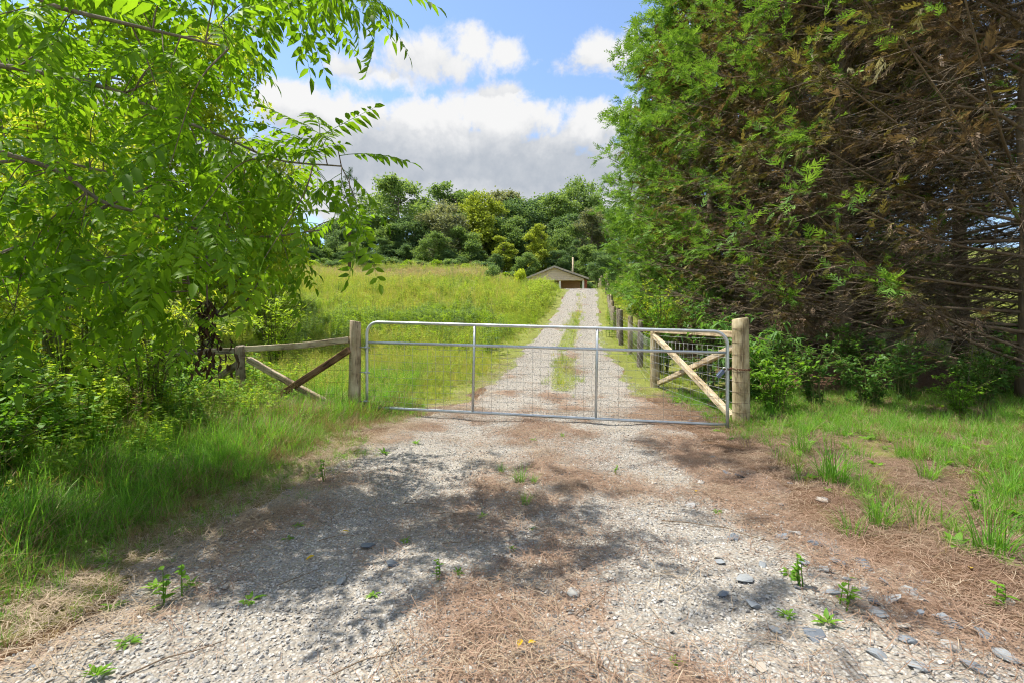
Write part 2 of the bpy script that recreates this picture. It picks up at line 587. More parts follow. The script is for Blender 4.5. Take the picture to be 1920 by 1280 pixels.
def groundmats():
    # soil under everything, coloured by what grows or lies there
    m, b, out = newmat('ground_soil')
    geo = b.n('ShaderNodeNewGeometry')
    P = geo.outputs['Position']
    gr = b.n('ShaderNodeAttribute', attribute_name='grass').outputs['Fac']
    tan = b.n('ShaderNodeAttribute', attribute_name='tan').outputs['Fac']
    n1 = b.noise(P, 1.3, 5, .6); n2 = b.noise(P, 22, 6, .7); n3 = b.noise(P, 90, 3, .6)
    soil = b.ramp(b.m('MULTIPLY_ADD', n2, .6, b.m('MULTIPLY', n3, .4)), [(.25, (.060, .036, .020)), (.5, (.150, .090, .052)), (.75, (.290, .195, .125))])
    turf = b.ramp(b.m('MULTIPLY_ADD', n1, .5, b.m('MULTIPLY', n2, .5)), [(.3, (.120, .135, .030)), (.55, (.210, .230, .055)), (.75, (.330, .320, .120))])
    hay = b.ramp(n2, [(.3, (.250, .200, .090)), (.7, (.480, .390, .210))])
    col = b.mix(b.smooth(b.m('ADD', gr, b.m('MULTIPLY_ADD', n2, .6, -.3)), .3, .7), soil, turf)
    col = b.mix(b.m('MULTIPLY', tan, b.smooth(n1, .3, .6)), col, hay)
    principled(b, out, col, .95, .1, bump=b.m('MULTIPLY_ADD', n2, .7, n3), bstr=.7, bdist=.03)
    # crushed stone with needle litter
    m, b, out = newmat('drive_gravel')
    geo = b.n('ShaderNodeNewGeometry')
    P = geo.outputs['Position']
    st = b.n('ShaderNodeAttribute', attribute_name='straw').outputs['Fac']
    gr = b.n('ShaderNodeAttribute', attribute_name='grass').outputs['Fac']
    vo = b.n('ShaderNodeTexVoronoi'); vo.inputs['Scale'].default_value = 60
    b.link(P, vo.inputs['Vector'])
    v2 = b.n('ShaderNodeTexVoronoi'); v2.inputs['Scale'].default_value = 22
    b.link(P, v2.inputs['Vector'])
    sp = b.n('ShaderNodeSeparateColor'); b.link(vo.outputs['Color'], sp.inputs[0])
    n2 = b.noise(P, 14, 6, .7); n3 = b.noise(P, 140, 3, .6); n1 = b.noise(P, 1.6, 4, .6)
    stone = b.ramp(sp.outputs[0], [(0, (.175, .167, .155)), (.4, (.345, .333, .31)), (.75, (.48, .46, .425)), (1, (.41, .36, .295))])
    fines = b.ramp(n3, [(.3, (.19, .165, .135)), (.7, (.37, .335, .285))])
    g = b.mix(b.smooth(vo.outputs['Distance'], .2, .6), stone, fines)
    litter = b.ramp(b.m('MULTIPLY_ADD', n2, .5, b.m('MULTIPLY', n3, .5)), [(.28, (.130, .085, .058)), (.5, (.260, .185, .135)), (.72, (.420, .325, .250))])
    col = b.mix(b.smooth(b.m('ADD', st, b.m('MULTIPLY_ADD', n2, .9, -.45)), .35, .75), g, litter)
    col = b.mix(b.smooth(b.m('ADD', gr, b.m('MULTIPLY_ADD', n2, .8, -.4)), .4, .7), col, (.190, .210, .060))
    h = b.m('ADD', b.m('SUBTRACT', 1.0, vo.outputs['Distance']), b.m('MULTIPLY', n2, .8))
    principled(b, out, col, .93, .15, bump=h, bstr=.8, bdist=.012)
groundmats()


def sidingmat():
    m, b, out = newmat('siding_tan')
    tc = b.n('ShaderNodeTexCoord')
    n = b.noise(tc.outputs['Object'], 3, 4)
    col = b.ramp(n, [(.3, (.52, .42, .32)), (.7, (.62, .52, .41))])
    principled(b, out, col, .6, .3)
    for nm, c0, c1 in (('paint_white', (.66, .64, .60), (.80, .78, .74)), ('roof_brown', (.17, .135, .115), (.26, .215, .18)), ('block_brown', (.34, .19, .115), (.44, .26, .165)),
                       ('fascia', (.33, .29, .25), (.43, .38, .33)), ('red_board', (.21, .065, .04), (.30, .10, .06))):
        m, b, out = newmat(nm)
        tc = b.n('ShaderNodeTexCoord')
        n = b.noise(tc.outputs['Object'], 6, 4)
        principled(b, out, b.ramp(n, [(.3, c0), (.7, c1)]), .7, .25)
sidingmat()

# ------------------------------------------------------------------ ground and drive
def axis(segs):
    out = [segs[0][0]]
    for a, b_, s in segs:
        k = max(1, int(round((b_ - a) / s)))
        out += list(a + (b_ - a) * (np.arange(k) + 1) / k)
    return np.array(out)


def grassmask(x, y):
    """how much grass grows (0..1)"""
    c = ROADX(y); w = ROADW(y)
    u = x - c
    e = (fbm(x * 1.1, y * 1.1, 21) - .5) * .9
    left = sstep(-u - w + e + .3 * sstep(y, 8, 10) + .48 * (1 - sstep(y, 4.4, 5.6)) * sstep(y, 1.25, 1.9), -.10, .30)
    right = sstep(u - w + e * 1.4, .1, .9) * (.35 + .45 * sstep(fbm(x * .9, y * .9, 33), .42, .62))
    right = np.where(y > 8.5, np.maximum(right, sstep(u - w + e + .3, -.1, .2)), right)
    under = sstep(x - FENCEX(y), .5, 2.5) * (1 - sstep(x - FENCEX(y), 7.5, 10)) * (1 - sstep(y, 34, 42))
    right = right * (1 - .75 * under)
    right = np.maximum(right, sstep(x - FENCEX(y), 8, 10))
    med = np.exp(-((u) / .38) ** 2) * sstep(fbm(x * .6, y * .33, 41), .36, .56) * sstep(y, 8, 10) * (1 - .55 * sstep(y, 26, 31))
    return np.clip(np.maximum(np.maximum(left, right), med), 0, 1)


def strawmask(x, y):
    u = x - ROADX(y)
    tr = np.maximum(np.exp(-((u + .85) / .60) ** 2), np.exp(-((u - .85) / .50) ** 2))
    f = fbm(x * 1.3, y * .9, 51)
    f2 = fbm(x * 3.1, y * 2.2, 57)
    s = (1 - tr) * .42 + (f - .5) * 1.5 + (f2 - .5) * 1.3 + .10
    s = s + .35 * sstep(u, .9, 1.8) * (1 - sstep(y, 8, 12)) - .12 * sstep(y, 9, 14) - .18 * sstep(-u, .2, .8) * sstep(3 - y, 0, 1.2)
    return np.clip(s, 0, 1)


def build_ground():
    xs = axis([(-260, -60, 8), (-60, -20, 1.6), (-20, -6, .35), (-6, 6, .07), (6, 14, .25), (14, 60, 1.6), (60, 260, 8)])
    ys = axis([(-40, -4, 3), (-4, 0, .5), (0, 9, .07), (9, 20, .22), (20, 60, .5), (60, 120, 1.6), (120, 420, 12)])
    X, Y = np.meshgrid(xs, ys)
    Z = height(X, Y)
    u = np.abs(X - ROADX(Y)) / ROADW(Y)
    Z = Z - .05 * (1 - sstep(u, .80, .97)) * (1 - sstep(Y, 42, 46))
    near = (1 - sstep(Y, 8, 14))
    Z = Z + (fbm(X * 6, Y * 6, 5, 3) - .5) * .03 * near
    V = np.stack([X, Y, Z], -1).reshape(-1, 3)
    ny, nx = X.shape
    i = np.arange(ny - 1)[:, None] * nx + np.arange(nx - 1)[None]
    F = np.stack([i, i + 1, i + 1 + nx, i + nx], -1).reshape(-1, 4)
    tan = np.exp(-(((X + 11) / 9) ** 2 + ((Y - 50) / 7) ** 2)) + .8 * np.exp(-(((X + 24) / 6) ** 2 + ((Y - 56) / 6) ** 2))
    me = raw_mesh('ground', V, F.ravel(), np.arange(len(F)) * 4, None, {'grass': grassmask(X, Y).ravel(), 'tan': tan.ravel()}, smooth=True)
    me.materials.append(MATS['ground_soil'])
    tag(link('ground', me), 'sloping earth under the verges and the weedy field', None, None, 'structure')


def drive_z(x, y):
    u = np.abs(x - ROADX(y)) / ROADW(y)
    e = (fbm(x * 2.2, y * 2.2, 61, 3) - .5)
    z = height(x, y) + .015 - .07 * sstep(u + e * .35, .86, 1.08)
    near = (1 - sstep(y, 8, 14))
    z = z + (fbm(x * 5, y * 5, 71, 4) - .5) * .028 * near
    ruts = np.exp(-((x - ROADX(y) + .85) / .35) ** 2) + np.exp(-((x - ROADX(y) - .85) / .35) ** 2)
    return z - .02 * ruts


def build_drive():
    ys = axis([(-1.5, 0, .3), (0, 9, .05), (9, 20, .15), (20, 44, .3)])
    ts = np.linspace(-1.1, 1.1, 91)
    T, Y = np.meshgrid(ts, ys)
    X = ROADX(Y) + T * ROADW(Y)
    Z = drive_z(X, Y)
    V = np.stack([X, Y, Z], -1).reshape(-1, 3)
    ny, nx = X.shape
    i = np.arange(ny - 1)[:, None] * nx + np.arange(nx - 1)[None]
    F = np.stack([i, i + 1, i + 1 + nx, i + nx], -1).reshape(-1, 4)
    me = raw_mesh('gravel_drive', V, F.ravel(), np.arange(len(F)) * 4, None, {'straw': strawmask(X, Y).ravel(), 'grass': grassmask(X, Y).ravel() * (Y.ravel() > 8)}, smooth=True)
    me.materials.append(MATS['drive_gravel'])
    tag(link('gravel_drive', me), 'gravel drive with two wheel tracks climbing to the carport', None, None, 'structure')


build_ground()
build_drive()


def surf(x, y):
    """top of whatever lies at x, y"""
    u = np.abs(x - ROADX(y)) / ROADW(y)
    g = height(x, y)
    return np.where(u < .98, np.maximum(drive_z(x, y), g - .05), g)


def S1(x, y):
    return float(surf(np.array([float(x)]), np.array([float(y)]))[0])


# ------------------------------------------------------------------ scattered stuff (geometry nodes)
def proto_collection(name, meshes):
    c = bpy.data.collections.new(name)
    for i, me in enumerate(meshes):
        o = bpy.data.objects.new('%s_%02d' % (name, i), me)
        c.objects.link(o)
    return c


def scatter(name, label, P, rot, scl, idx, col):
    P = np.asarray(P, np.float32)
    me = bpy.data.meshes.new(name)
    me.vertices.add(len(P)); me.vertices.foreach_set('co', P.ravel())
    a = me.attributes.new('rot', 'FLOAT_VECTOR', 'POINT'); a.data.foreach_set('vector', np.ascontiguousarray(rot, np.float32).ravel())
    a = me.attributes.new('scl', 'FLOAT_VECTOR', 'POINT')
    scl = np.asarray(scl, np.float32)
    if scl.ndim == 1: scl = np.repeat(scl[:, None], 3, 1)
    a.data.foreach_set('vector', np.ascontiguousarray(scl).ravel())
    a = me.attributes.new('idx', 'INT', 'POINT'); a.data.foreach_set('value', np.ascontiguousarray(idx, np.int32))
    o = link(name, me)
    tag(o, label, None, None, 'stuff')
    ng = bpy.data.node_groups.new(name + '_nodes', 'GeometryNodeTree')
    ng.interface.new_socket('Geometry', in_out='INPUT', socket_type='NodeSocketGeometry')
    ng.interface.new_socket('Geometry', in_out='OUTPUT', socket_type='NodeSocketGeometry')
    N = ng.nodes; L = ng.links
    gi = N.new('NodeGroupInput'); go = N.new('NodeGroupOutput')
    ci = N.new('GeometryNodeCollectionInfo'); ci.inputs['Collection'].default_value = col
    ci.inputs['Separate Children'].default_value = True; ci.inputs['Reset Children'].default_value = True
    ip = N.new('GeometryNodeInstanceOnPoints'); ip.inputs['Pick Instance'].default_value = True
    def na(nm, t):
        x = N.new('GeometryNodeInputNamedAttribute'); x.data_type = t; x.inputs[0].default_value = nm
        return x.outputs[0]
    e2r = N.new('FunctionNodeEulerToRotation')
    L.new(na('rot', 'FLOAT_VECTOR'), e2r.inputs[0])
    L.new(gi.outputs[0], ip.inputs['Points']); L.new(ci.outputs[0], ip.inputs['Instance'])
    L.new(e2r.outputs[0], ip.inputs['Rotation']); L.new(na('scl', 'FLOAT_VECTOR'), ip.inputs['Scale']); L.new(na('idx', 'INT'), ip.inputs['Instance Index'])
    L.new(ip.outputs[0], go.inputs[0])
    md = o.modifiers.new('scatter', 'NODES'); md.node_group = ng
    return o


def blade_batch(soup, P, az, lean, L, W, tint, segs=3):
    """grass blades rising from P, leaning and arching towards az"""
    n = len(P)
    out = np.stack([np.cos(az), np.sin(az), np.zeros(n)], 1)
    side = np.stack([-np.sin(az), np.cos(az), np.zeros(n)], 1)
    rows = []
    for k in range(segs + 1):
        t = k / segs
        hz = L * (t - .35 * lean * t ** 2.2)
        ho = L * lean * t ** 1.7
        c = P + out * ho[:, None] + np.array([0, 0, 1.0]) * hz[:, None]
        w = (W * (1 - t ** 1.6) * .5)[:, None]
        rows.append((c - side * w, c + side * w) if k < segs else (c,))
    V = [v for r in rows for v in r]
    f = [(2 * k, 2 * k + 1, 2 * k + 3, 2 * k + 2) for k in range(segs - 1)] + [(2 * segs - 2, 2 * segs - 1, 2 * segs)]
    soup.add(np.stack(V, 1), f, tint)


def grass_clump(name, mat, n, h, r, w, lean=.5, segs=3, seed=0, stems=0):
    g = np.random.default_rng(seed)
    s = Soup()
    a = g.uniform(0, 6.283, n); q = r * np.sqrt(g.uniform(0, 1, n))
    P = np.stack([np.cos(a) * q, np.sin(a) * q, np.full(n, -.02)], 1)
    blade_batch(s, P, a + g.normal(0, .8, n), np.abs(g.normal(lean, .25, n)), h * g.uniform(.45, 1.1, n), w * g.uniform(.7, 1.2, n), g.uniform(0, 1, n), segs)
    if stems:
        a = g.uniform(0, 6.283, stems); q = r * np.sqrt(g.uniform(0, 1, stems))
        P = np.stack([np.cos(a) * q, np.sin(a) * q, np.full(stems, -.02)], 1)
        tip = P + np.stack([g.normal(0, .1, stems) * h, g.normal(0, .1, stems) * h, h * g.uniform(1.1, 1.5, stems)], 1)
        sticks(s, P, tip, w * .22, w * .1, .9)
        for t in (.8, .87, .94, 1.0):
            quads(s, P + (tip - P) * t, rdir(stems, g) + [0, 0, .8], rdir(stems, g), h * .09, w * 1.1, .95)
    return s.mesh(name, mat)


def forb(name, mat, h, nst, leaf_l, leaf_w, seed, spread=.12, per=16):
    """upright weed: stems with leaves all along"""
    g = np.random.default_rng(seed)
    s = Soup()
    for k in range(nst):
        p0 = np.array([g.normal(0, spread), g.normal(0, spread), -.02])
        hh = h * g.uniform(.65, 1.1)
        p1 = p0 + [g.normal(0, .08) * hh, g.normal(0, .08) * hh, hh]
        sticks(s, p0[None], p1[None], leaf_w * .16 + .001, leaf_w * .06, .3)
        t = g.uniform(.18, 1, per)
        a = g.uniform(0, 6.283, per)
        D = np.stack([np.cos(a), np.sin(a), g.uniform(.1, .9, per)], 1)
        leaves(s, p0 + (p1 - p0) * t[:, None], D, np.tile([0, 0, 1.0], (per, 1)) + .3 * rdir(per, g), leaf_l * (1.15 - .6 * t) * g.uniform(.7, 1.2, per), leaf_w * g.uniform(.8, 1.2, per), np.clip(t * .7 + g.uniform(-.1, .3, per), 0, 1), curv=.35)
    return s.mesh(name, mat)


def rosette(name, mat, n, l, w, seed, up=.5):
    g = np.random.default_rng(seed)
    s = Soup()
    a = np.arange(n) * 2.4 + g.uniform(0, .5, n)
    D = np.stack([np.cos(a), np.sin(a), g.uniform(up * .4, up * 1.6, n)], 1)
    leaves(s, np.zeros((n, 3)) + D * .01, D, np.tile([0, 0, 1.0], (n, 1)), l * g.uniform(.6, 1.1, n), w * g.uniform(.8, 1.1, n), g.uniform(.3, 1, n), curv=.4)
    return s.mesh(name, mat)


def litter(name, mat, n, r, l, w, seed, lift=.015):
    g = np.random.default_rng(seed)
    s = Soup()
    c = np.stack([g.normal(0, r, n), g.normal(0, r, n), g.uniform(.001, lift, n)], 1)
    a = g.uniform(0, 6.283, n)
    d = np.stack([np.cos(a), np.sin(a), g.normal(0, .10, n)], 1) * (l * g.uniform(.5, 1.1, n))[:, None]
    mid = c + np.stack([g.normal(0, .012, n), g.normal(0, .012, n), np.abs(g.normal(0, .008, n))], 1)
    sd = np.stack([-np.sin(a), np.cos(a), np.zeros(n)], 1) * w * .5
    V = np.stack([c - d * .5 - sd, c - d * .5 + sd, mid + sd, mid - sd, c + d * .5 + sd * .5, c + d * .5 - sd * .5], 1)
    s.add(V, [(0, 1, 2, 3), (3, 2, 4, 5)], g.uniform(0, 1, n))
    return s.mesh(name, mat)


def rock_mesh(name, mat, r, flat, seed, npts=14):
    g = np.random.default_rng(seed)
    bm = bmesh.new()
    for p in rdir(npts, g):
        p = p * r * g.uniform(.75, 1.1)
        bm.verts.new((p[0] * g.uniform(.9, 1.35), p[1], p[2] * flat))
    res = bmesh.ops.convex_hull(bm, input=bm.verts)
    junk = [e for e in res['geom_interior'] if isinstance(e, bmesh.types.BMVert)]
    if junk: bmesh.ops.delete(bm, geom=junk, context='VERTS')
    me = bpy.data.meshes.new(name); bm.to_mesh(me); bm.free()
    me.materials.append(mat)
    return me


def rand_pts(n, x0, x1, y0, y1, dens, g):
    x = g.uniform(x0, x1, n); y = g.uniform(y0, y1, n)
    k = g.uniform(0, 1, n) < dens(x, y)
    return x[k], y[k]


def flatrot(n, g, tilt=.12):
    return np.stack([g.normal(0, tilt, n), g.normal(0, tilt, n), g.uniform(0, 6.283, n)], 1)


def in_view(x, y, pad=.35):
    return np.abs(x) < (1.126 + pad) * np.maximum(y, .3) + .6


# --- crushed stone
gc = proto_collection('gravel_piece', [rock_mesh('gravel_piece', MATS['gravel_stone'], 1.0, .62, 100 + i, 11) for i in range(8)])
g = np.random.default_rng(5)
def gd(x, y):
    u = np.abs(x - ROADX(y)) / ROADW(y)
    return (1 - sstep(u, .86, 1.02)) * np.clip(1.0 - .62 * strawmask(x, y), .25, 1) * (.55 + .45 * sstep(fbm(x * 2.3, y * 1.7, 131), .38, .55)) * in_view(x, y)
parts_ = []
for (n, y0, y1, lo, hi) in ((42000, .9, 3.2, .0032, .0155), (36000, 3.2, 7.5, .005, .015), (20000, 7.5, 16, .007, .018), (14000, 16, 40, .011, .026)):
    yy = g.uniform(y0, y1, n); xx = ROADX(yy) + g.uniform(-1.05, 1.05, n) * ROADW(yy)
    k = g.uniform(0, 1, n) < gd(xx, yy)
    xx, yy = xx[k], yy[k]
    sz = lo + (hi - lo) * g.beta(1.0, 3.6, len(xx))
    parts_.append((xx, yy, sz))
xx = np.concatenate([p[0] for p in parts_]); yy = np.concatenate([p[1] for p in parts_]); sz = np.concatenate([p[2] for p in parts_])
scatter('gravel', 'loose grey crushed stone covering the drive', np.stack([xx, yy, surf(xx, yy) + sz * .25], 1), flatrot(len(xx), g, .35), sz, g.integers(0, 8, len(xx)), gc)

# --- fallen needles and dry stalks
lc = proto_collection('litter_tuft', [litter('litter_tuft', MATS['needle_straw' if i < 5 else 'straw_pale'], 40, .09, .115, .0021, 200 + i) for i in range(8)])
def ld(x, y):
    u = np.abs(x - ROADX(y)) / ROADW(y)
    on = np.where(u < .95, np.clip(strawmask(x, y) * .75 - .08, 0.03, .6), 0.0)
    edge = np.exp(-((x - ROADX(y) + ROADW(y)) / .28) ** 2) * .6
    right = sstep(x - ROADX(y) - ROADW(y), -.2, .1) * (1 - sstep(y, 8, 10)) * .55
    return np.maximum(np.maximum(on, edge), right) * in_view(x, y)
xa, ya = rand_pts(9500, -2.6, 3.4, .9, 7.5, ld, g)
xb, yb = rand_pts(7000, 2.5, 8.5, 2, 9, ld, g)
xc_, yc_ = rand_pts(3500, -2, 4, 7.5, 15, ld, g)
xx = np.concatenate([xa, xb, xc_]); yy = np.concatenate([ya, yb, yc_])
pale = (np.abs(xx - ROADX(yy) + ROADW(yy)) < .45) | (g.uniform(0, 1, len(xx)) < .22)
idx = np.where(pale, g.integers(5, 8, len(xx)), g.integers(0, 5, len(xx)))
scatter('needle_litter', 'reddish brown fallen needles and dry stalks lying on the drive and verge', np.stack([xx, yy, surf(xx, yy) + .006], 1), flatrot(len(xx), g, .05), g.uniform(.7, 1.4, len(xx)), idx, lc)

# --- verge grass
vg = [grass_clump('verge_clump', MATS['grass_green'], 26, .26, .07, .006, .55, 3, 300 + i) for i in range(5)]
vg += [grass_clump('verge_clump_dry', MATS['grass_dry'], 26, .28, .08, .005, .75, 3, 310 + i) for i in range(3)]
vg += [rosette('verge_leafy', MATS['weed_green'], 9, .10, .045, 320 + i, .9) for i in range(2)]
vc = proto_collection('verge_clump', vg)
def vd(x, y):
    return np.where(x < ROADX(y), grassmask(x, y), 0) * in_view(x, y)
xa, ya = rand_pts(16000, -7.5, -1.2, .9, 7.5, vd, g)
xb, yb = rand_pts(9000, -14, -2, 6, 12, vd, g)
xx = np.concatenate([xa, xb]); yy = np.concatenate([ya, yb])
edge = sstep(-(xx - ROADX(yy)) - ROADW(yy), .0, .9)
dry = g.uniform(0, 1, len(xx)) < (.17 + .45 * np.exp(-(((xx + 2.8) / 1.1) ** 2 + ((yy - 5.7) / .9) ** 2)) + .35 * (1 - edge))
leafy = g.uniform(0, 1, len(xx)) < .22
idx = np.where(dry, g.integers(5, 8, len(xx)), np.where(leafy, g.integers(8, 10, len(xx)), g.integers(0, 5, len(xx))))
sc = (.35 + .75 * edge) * g.uniform(.55, 1.25, len(xx)) * (.6 + .9 * fbm(xx * 1.7, yy * 1.7, 121)) * (1 + .25 * sstep(yy, 4, 7))
scatter('grass', 'long green verge grass with dry stalks beside the drive', np.stack([xx, yy, height(xx, yy)], 1), flatrot(len(xx), g), sc, idx, vc)
def rd(x, y):
    t = sstep(x - ROADX(y) - ROADW(y), .05, .7)
    f = fbm(x * 1.5, y * 1.5, 81)
    under = sstep(x - 3.6, 0, 2) * sstep(y, 4.5, 6.5)
    return t * np.clip(sstep(f, .35, .52) + .6 * sstep(y, 4.0, 6.2), 0, 1) * (1 - .45 * under) * in_view(x, y)
xx, yy = rand_pts(17000, 1.9, 11, 1.4, 9, rd, g)
dry = g.uniform(0, 1, len(xx)) < .20
leafy = g.uniform(0, 1, len(xx)) < .30
idx = np.where(dry, g.integers(5, 8, len(xx)), np.where(leafy, g.integers(8, 10, len(xx)), g.integers(0, 5, len(xx))))
scatter('grass', 'patchy grass growing through needle litter beside the cypress row', np.stack([xx, yy, height(xx, yy)], 1), flatrot(len(xx), g), g.uniform(.35, .95, len(xx)), idx, vc)

# --- undergrowth below the walnut and round the fence
ug = [forb('undergrowth_plant', MATS['thicket_leaf' if i % 2 else 'weed_green'], .62, 5, .12, .036, 350 + i, .12, 22) for i in range(4)]
ug += [forb('undergrowth_plant', MATS['thicket_bright'], .5, 5, .09, .034, 356, .14, 22), grass_clump('undergrowth_grass', MATS['grass_green'], 34, .55, .09, .009, .55, 4, 357, 2), grass_clump('undergrowth_hay', MATS['grass_dry'], 30, .5, .1, .006, .8, 4, 358, 5)]
for i_ in range(len(ug)): ug[i_].name = 'undergrowth_%02d' % i_
uc = proto_collection('undergrowth_plant', ug)
def ud(x, y):
    e = -x - 2.25 - .18 * np.maximum(0, y - 2) + (fbm(x * .8, y * .8, 111) - .5) * 1.6 + .7 * np.exp(-((y - 5.6) / .9) ** 2)
    return sstep(e, .1, 1.3) * in_view(x, y) * (1 - .8 * sstep(y, 6.5, 8))
xx, yy = rand_pts(4200, -10, -2, 1.7, 9, ud, g)
idx = g.integers(0, 6, len(xx))
idx = np.where(g.uniform(0, 1, len(xx)) < .15 + .5 * np.exp(-(((xx + 2.9) / .9) ** 2 + ((yy - 5.7) / .8) ** 2)), 6, idx)
ht = np.clip(.45 + .28 * (-xx - 2.4), .4, 1.5) * g.uniform(.6, 1.2, len(xx))
ht = np.where(np.abs(yy - 6.2) < 1.2, np.minimum(ht, .75), ht)
scatter('undergrowth', 'dense leafy weeds and long grass filling the ground under the walnut', np.stack([xx, yy, height(xx, yy)], 1), flatrot(len(xx), g, .1), ht, idx, uc)

# --- field
fg = [grass_clump('field_clump', MATS['field_green'], 24, .55, .16, .012, .45, 3, 400 + i, 2) for i in range(4)]          # 0-3
fg += [grass_clump('field_clump_yellow', MATS['field_yellow'], 22, .6, .18, .012, .4, 3, 410 + i, 3) for i in range(3)]    # 4-6
fg += [forb('field_forb', MATS['field_green'], .75, 5, .13, .026, 420 + i, .14, 16) for i in range(3)]                     # 7-9
fg += [grass_clump('field_hay', MATS['field_tan'], 26, .5, .25, .016, .35, 2, 430 + i, 5) for i in range(2)]               # 10-11
fg += [forb('goldenrod', MATS['forest_green' if i else 'thicket_leaf'], .95, 4, .13, .030, 440 + i, .14, 36) for i in range(2)]                     # 12-13
for i_ in range(len(fg)): fg[i_].name = 'field_%02d' % i_
fc = proto_collection('field_plant', fg)
def fd(x, y):
    off = sstep(-(x - ROADX(y)) - ROADW(y), .05, .5)
    strip = sstep(x - ROADX(y) - ROADW(y), .1, .5) * (1 - sstep(x - FENCEX(y), .6, 1.5)) * sstep(y, 8.8, 10)
    return np.maximum(off, strip) * in_view(x, y, .1)
sets = [(12000, -14, 4, 7.6, 14, .30, .55), (15000, -24, 6, 14, 26, .40, .75), (15000, -38, 8, 26, 46, .6, 1.05), (13000, -60, 8, 46, 84, .8, 1.5)]
X_, Y_, S_, I_ = [], [], [], []
for (n, x0, x1, y0, y1, s0, s1) in sets:
    x, y = rand_pts(n, x0, x1, y0, y1, fd, g)
    r_ = g.uniform(0, 1, len(x)); f = fbm(x * .25, y * .25, 91); f2 = fbm(x * .5, y * .5, 97)
    tan = np.exp(-(((x + 11) / 9) ** 2 + ((y - 50) / 7) ** 2)) + .8 * np.exp(-(((x + 24) / 6) ** 2 + ((y - 56) / 6) ** 2))
    idx = np.where(r_ < .42 - (f - .5), g.integers(0, 4, len(x)), np.where(r_ < .75, g.integers(4, 7, len(x)), g.integers(7, 10, len(x))))
    idx = np.where(g.uniform(0, 1, len(x)) < np.clip(tan * 1.6, .05, .97), g.integers(10, 12, len(x)), idx)
    band = np.exp(-((y - 25 - .2 * x) / 5) ** 2) * sstep(-(x - ROADX(y)) - ROADW(y), 1.2, 3) * sstep(f2, .45, .6)
    idx = np.where(g.uniform(0, 1, len(x)) < band * .5 + .03 * (y > 14), g.integers(12, 14, len(x)), idx)
    low = .45 + .55 * sstep(np.abs(x - ROADX(y)) - ROADW(y), .1, 1.6)
    crowd = sstep(y, 16, 24) * (1 - sstep(y, 44, 50)) * (x < ROADX(y)) * np.exp(-((np.abs(x - ROADX(y)) - ROADW(y) - 1.6) / 1.6) ** 2)
    idx = np.where(g.uniform(0, 1, len(x)) < crowd * .55, g.integers(7, 10, len(x)), idx)
    low = low * (1 + .45 * crowd)
    s_ = g.uniform(s0, s1, len(x)) * low * (.35 + 1.3 * f) * np.where(tan > .5, .6, 1)
    s_ = np.where(idx >= 12, g.uniform(.75, 1.15, len(x)), s_)
    X_.append(x); Y_.append(y); S_.append(s_); I_.append(idx)
# tufts in the drive's middle strip beyond the gate
x, y = rand_pts(2600, -1, 8, 8, 34, lambda x, y: np.where(np.abs(x - ROADX(y)) < .6, grassmask(x, y), 0), g)
X_.append(x); Y_.append(y); S_.append(g.uniform(.18, .42, len(x)) * (1 + y / 40)); I_.append(g.integers(0, 5, len(x)))
x = np.concatenate(X_); y = np.concatenate(Y_)
scatter('field_grass', 'tall yellow-green field grass and goldenrod on the slope behind the gate', np.stack([x, y, height(x, y)], 1), flatrot(len(x), g, .08), np.concatenate(S_), np.concatenate(I_), fc)
# lawn beyond the cypress row
x, y = rand_pts(6000, 10, 60, 8, 60, lambda x, y: sstep(x - FENCEX(y), 8, 10) * in_view(x, y, .1), g)
scatter('lawn_grass', 'bright mown grass on the slope behind the cypress row', np.stack([x, y, height(x, y)], 1), flatrot(len(x), g, .08), g.uniform(.25, .5, len(x)) * (1 + y / 40), g.integers(0, 5, len(x)), fc)

# ------------------------------------------------------------------ timber, gate, fences
def beam(name, p0, p1, w, t, mat, parent, roll=0.0, seed=0, label=None):
    """sawn timber between two points, grain along local Z, softened edges and a slight warp"""
    g = np.random.default_rng(seed)
    p0 = np.array(p0, float); p1 = np.array(p1, float)
    L = np.linalg.norm(p1 - p0)
    k = 9; c = .007
    prof = [(-w / 2 + c, -t / 2), (w / 2 - c, -t / 2), (w / 2, -t / 2 + c), (w / 2, t / 2 - c), (w / 2 - c, t / 2), (-w / 2 + c, t / 2), (-w / 2, t / 2 - c), (-w / 2, -t / 2 + c)]
    bend = g.normal(0, .008, 2)
    V = []
    for i in range(k):
        s = i / (k - 1)
        off = bend * math.sin(s * math.pi) + g.normal(0, .0015, 2)
        for (a, b_) in prof:
            V.append((a + off[0] + g.normal(0, .001), b_ + off[1] + g.normal(0, .001), s * L))
    F = []
    for i in range(k - 1):
        for j in range(8):
            j2 = (j + 1) % 8
            F.append((i * 8 + j, i * 8 + j2, (i + 1) * 8 + j2, (i + 1) * 8 + j))
    F.append(tuple(range(7, -1, -1))); F.append(tuple((k - 1) * 8 + j for j in range(8)))
    me = bpy.data.meshes.new(name); me.from_pydata(V, [], F); me.update()
    me.materials.append(MATS[mat])
    o = bpy.data.objects.new(name, me); COL.objects.link(o)
    d = Vector(p1 - p0).normalized()
    M = Matrix.Translation(Vector(p0)) @ d.to_track_quat('Z', 'Y').to_matrix().to_4x4() @ Matrix.Rotation(roll, 4, 'Z')
    o.matrix_basis = M
    o.parent = parent; o.matrix_parent_inverse = parent.matrix_basis.inverted()
    if label: o['label'] = label
    return o


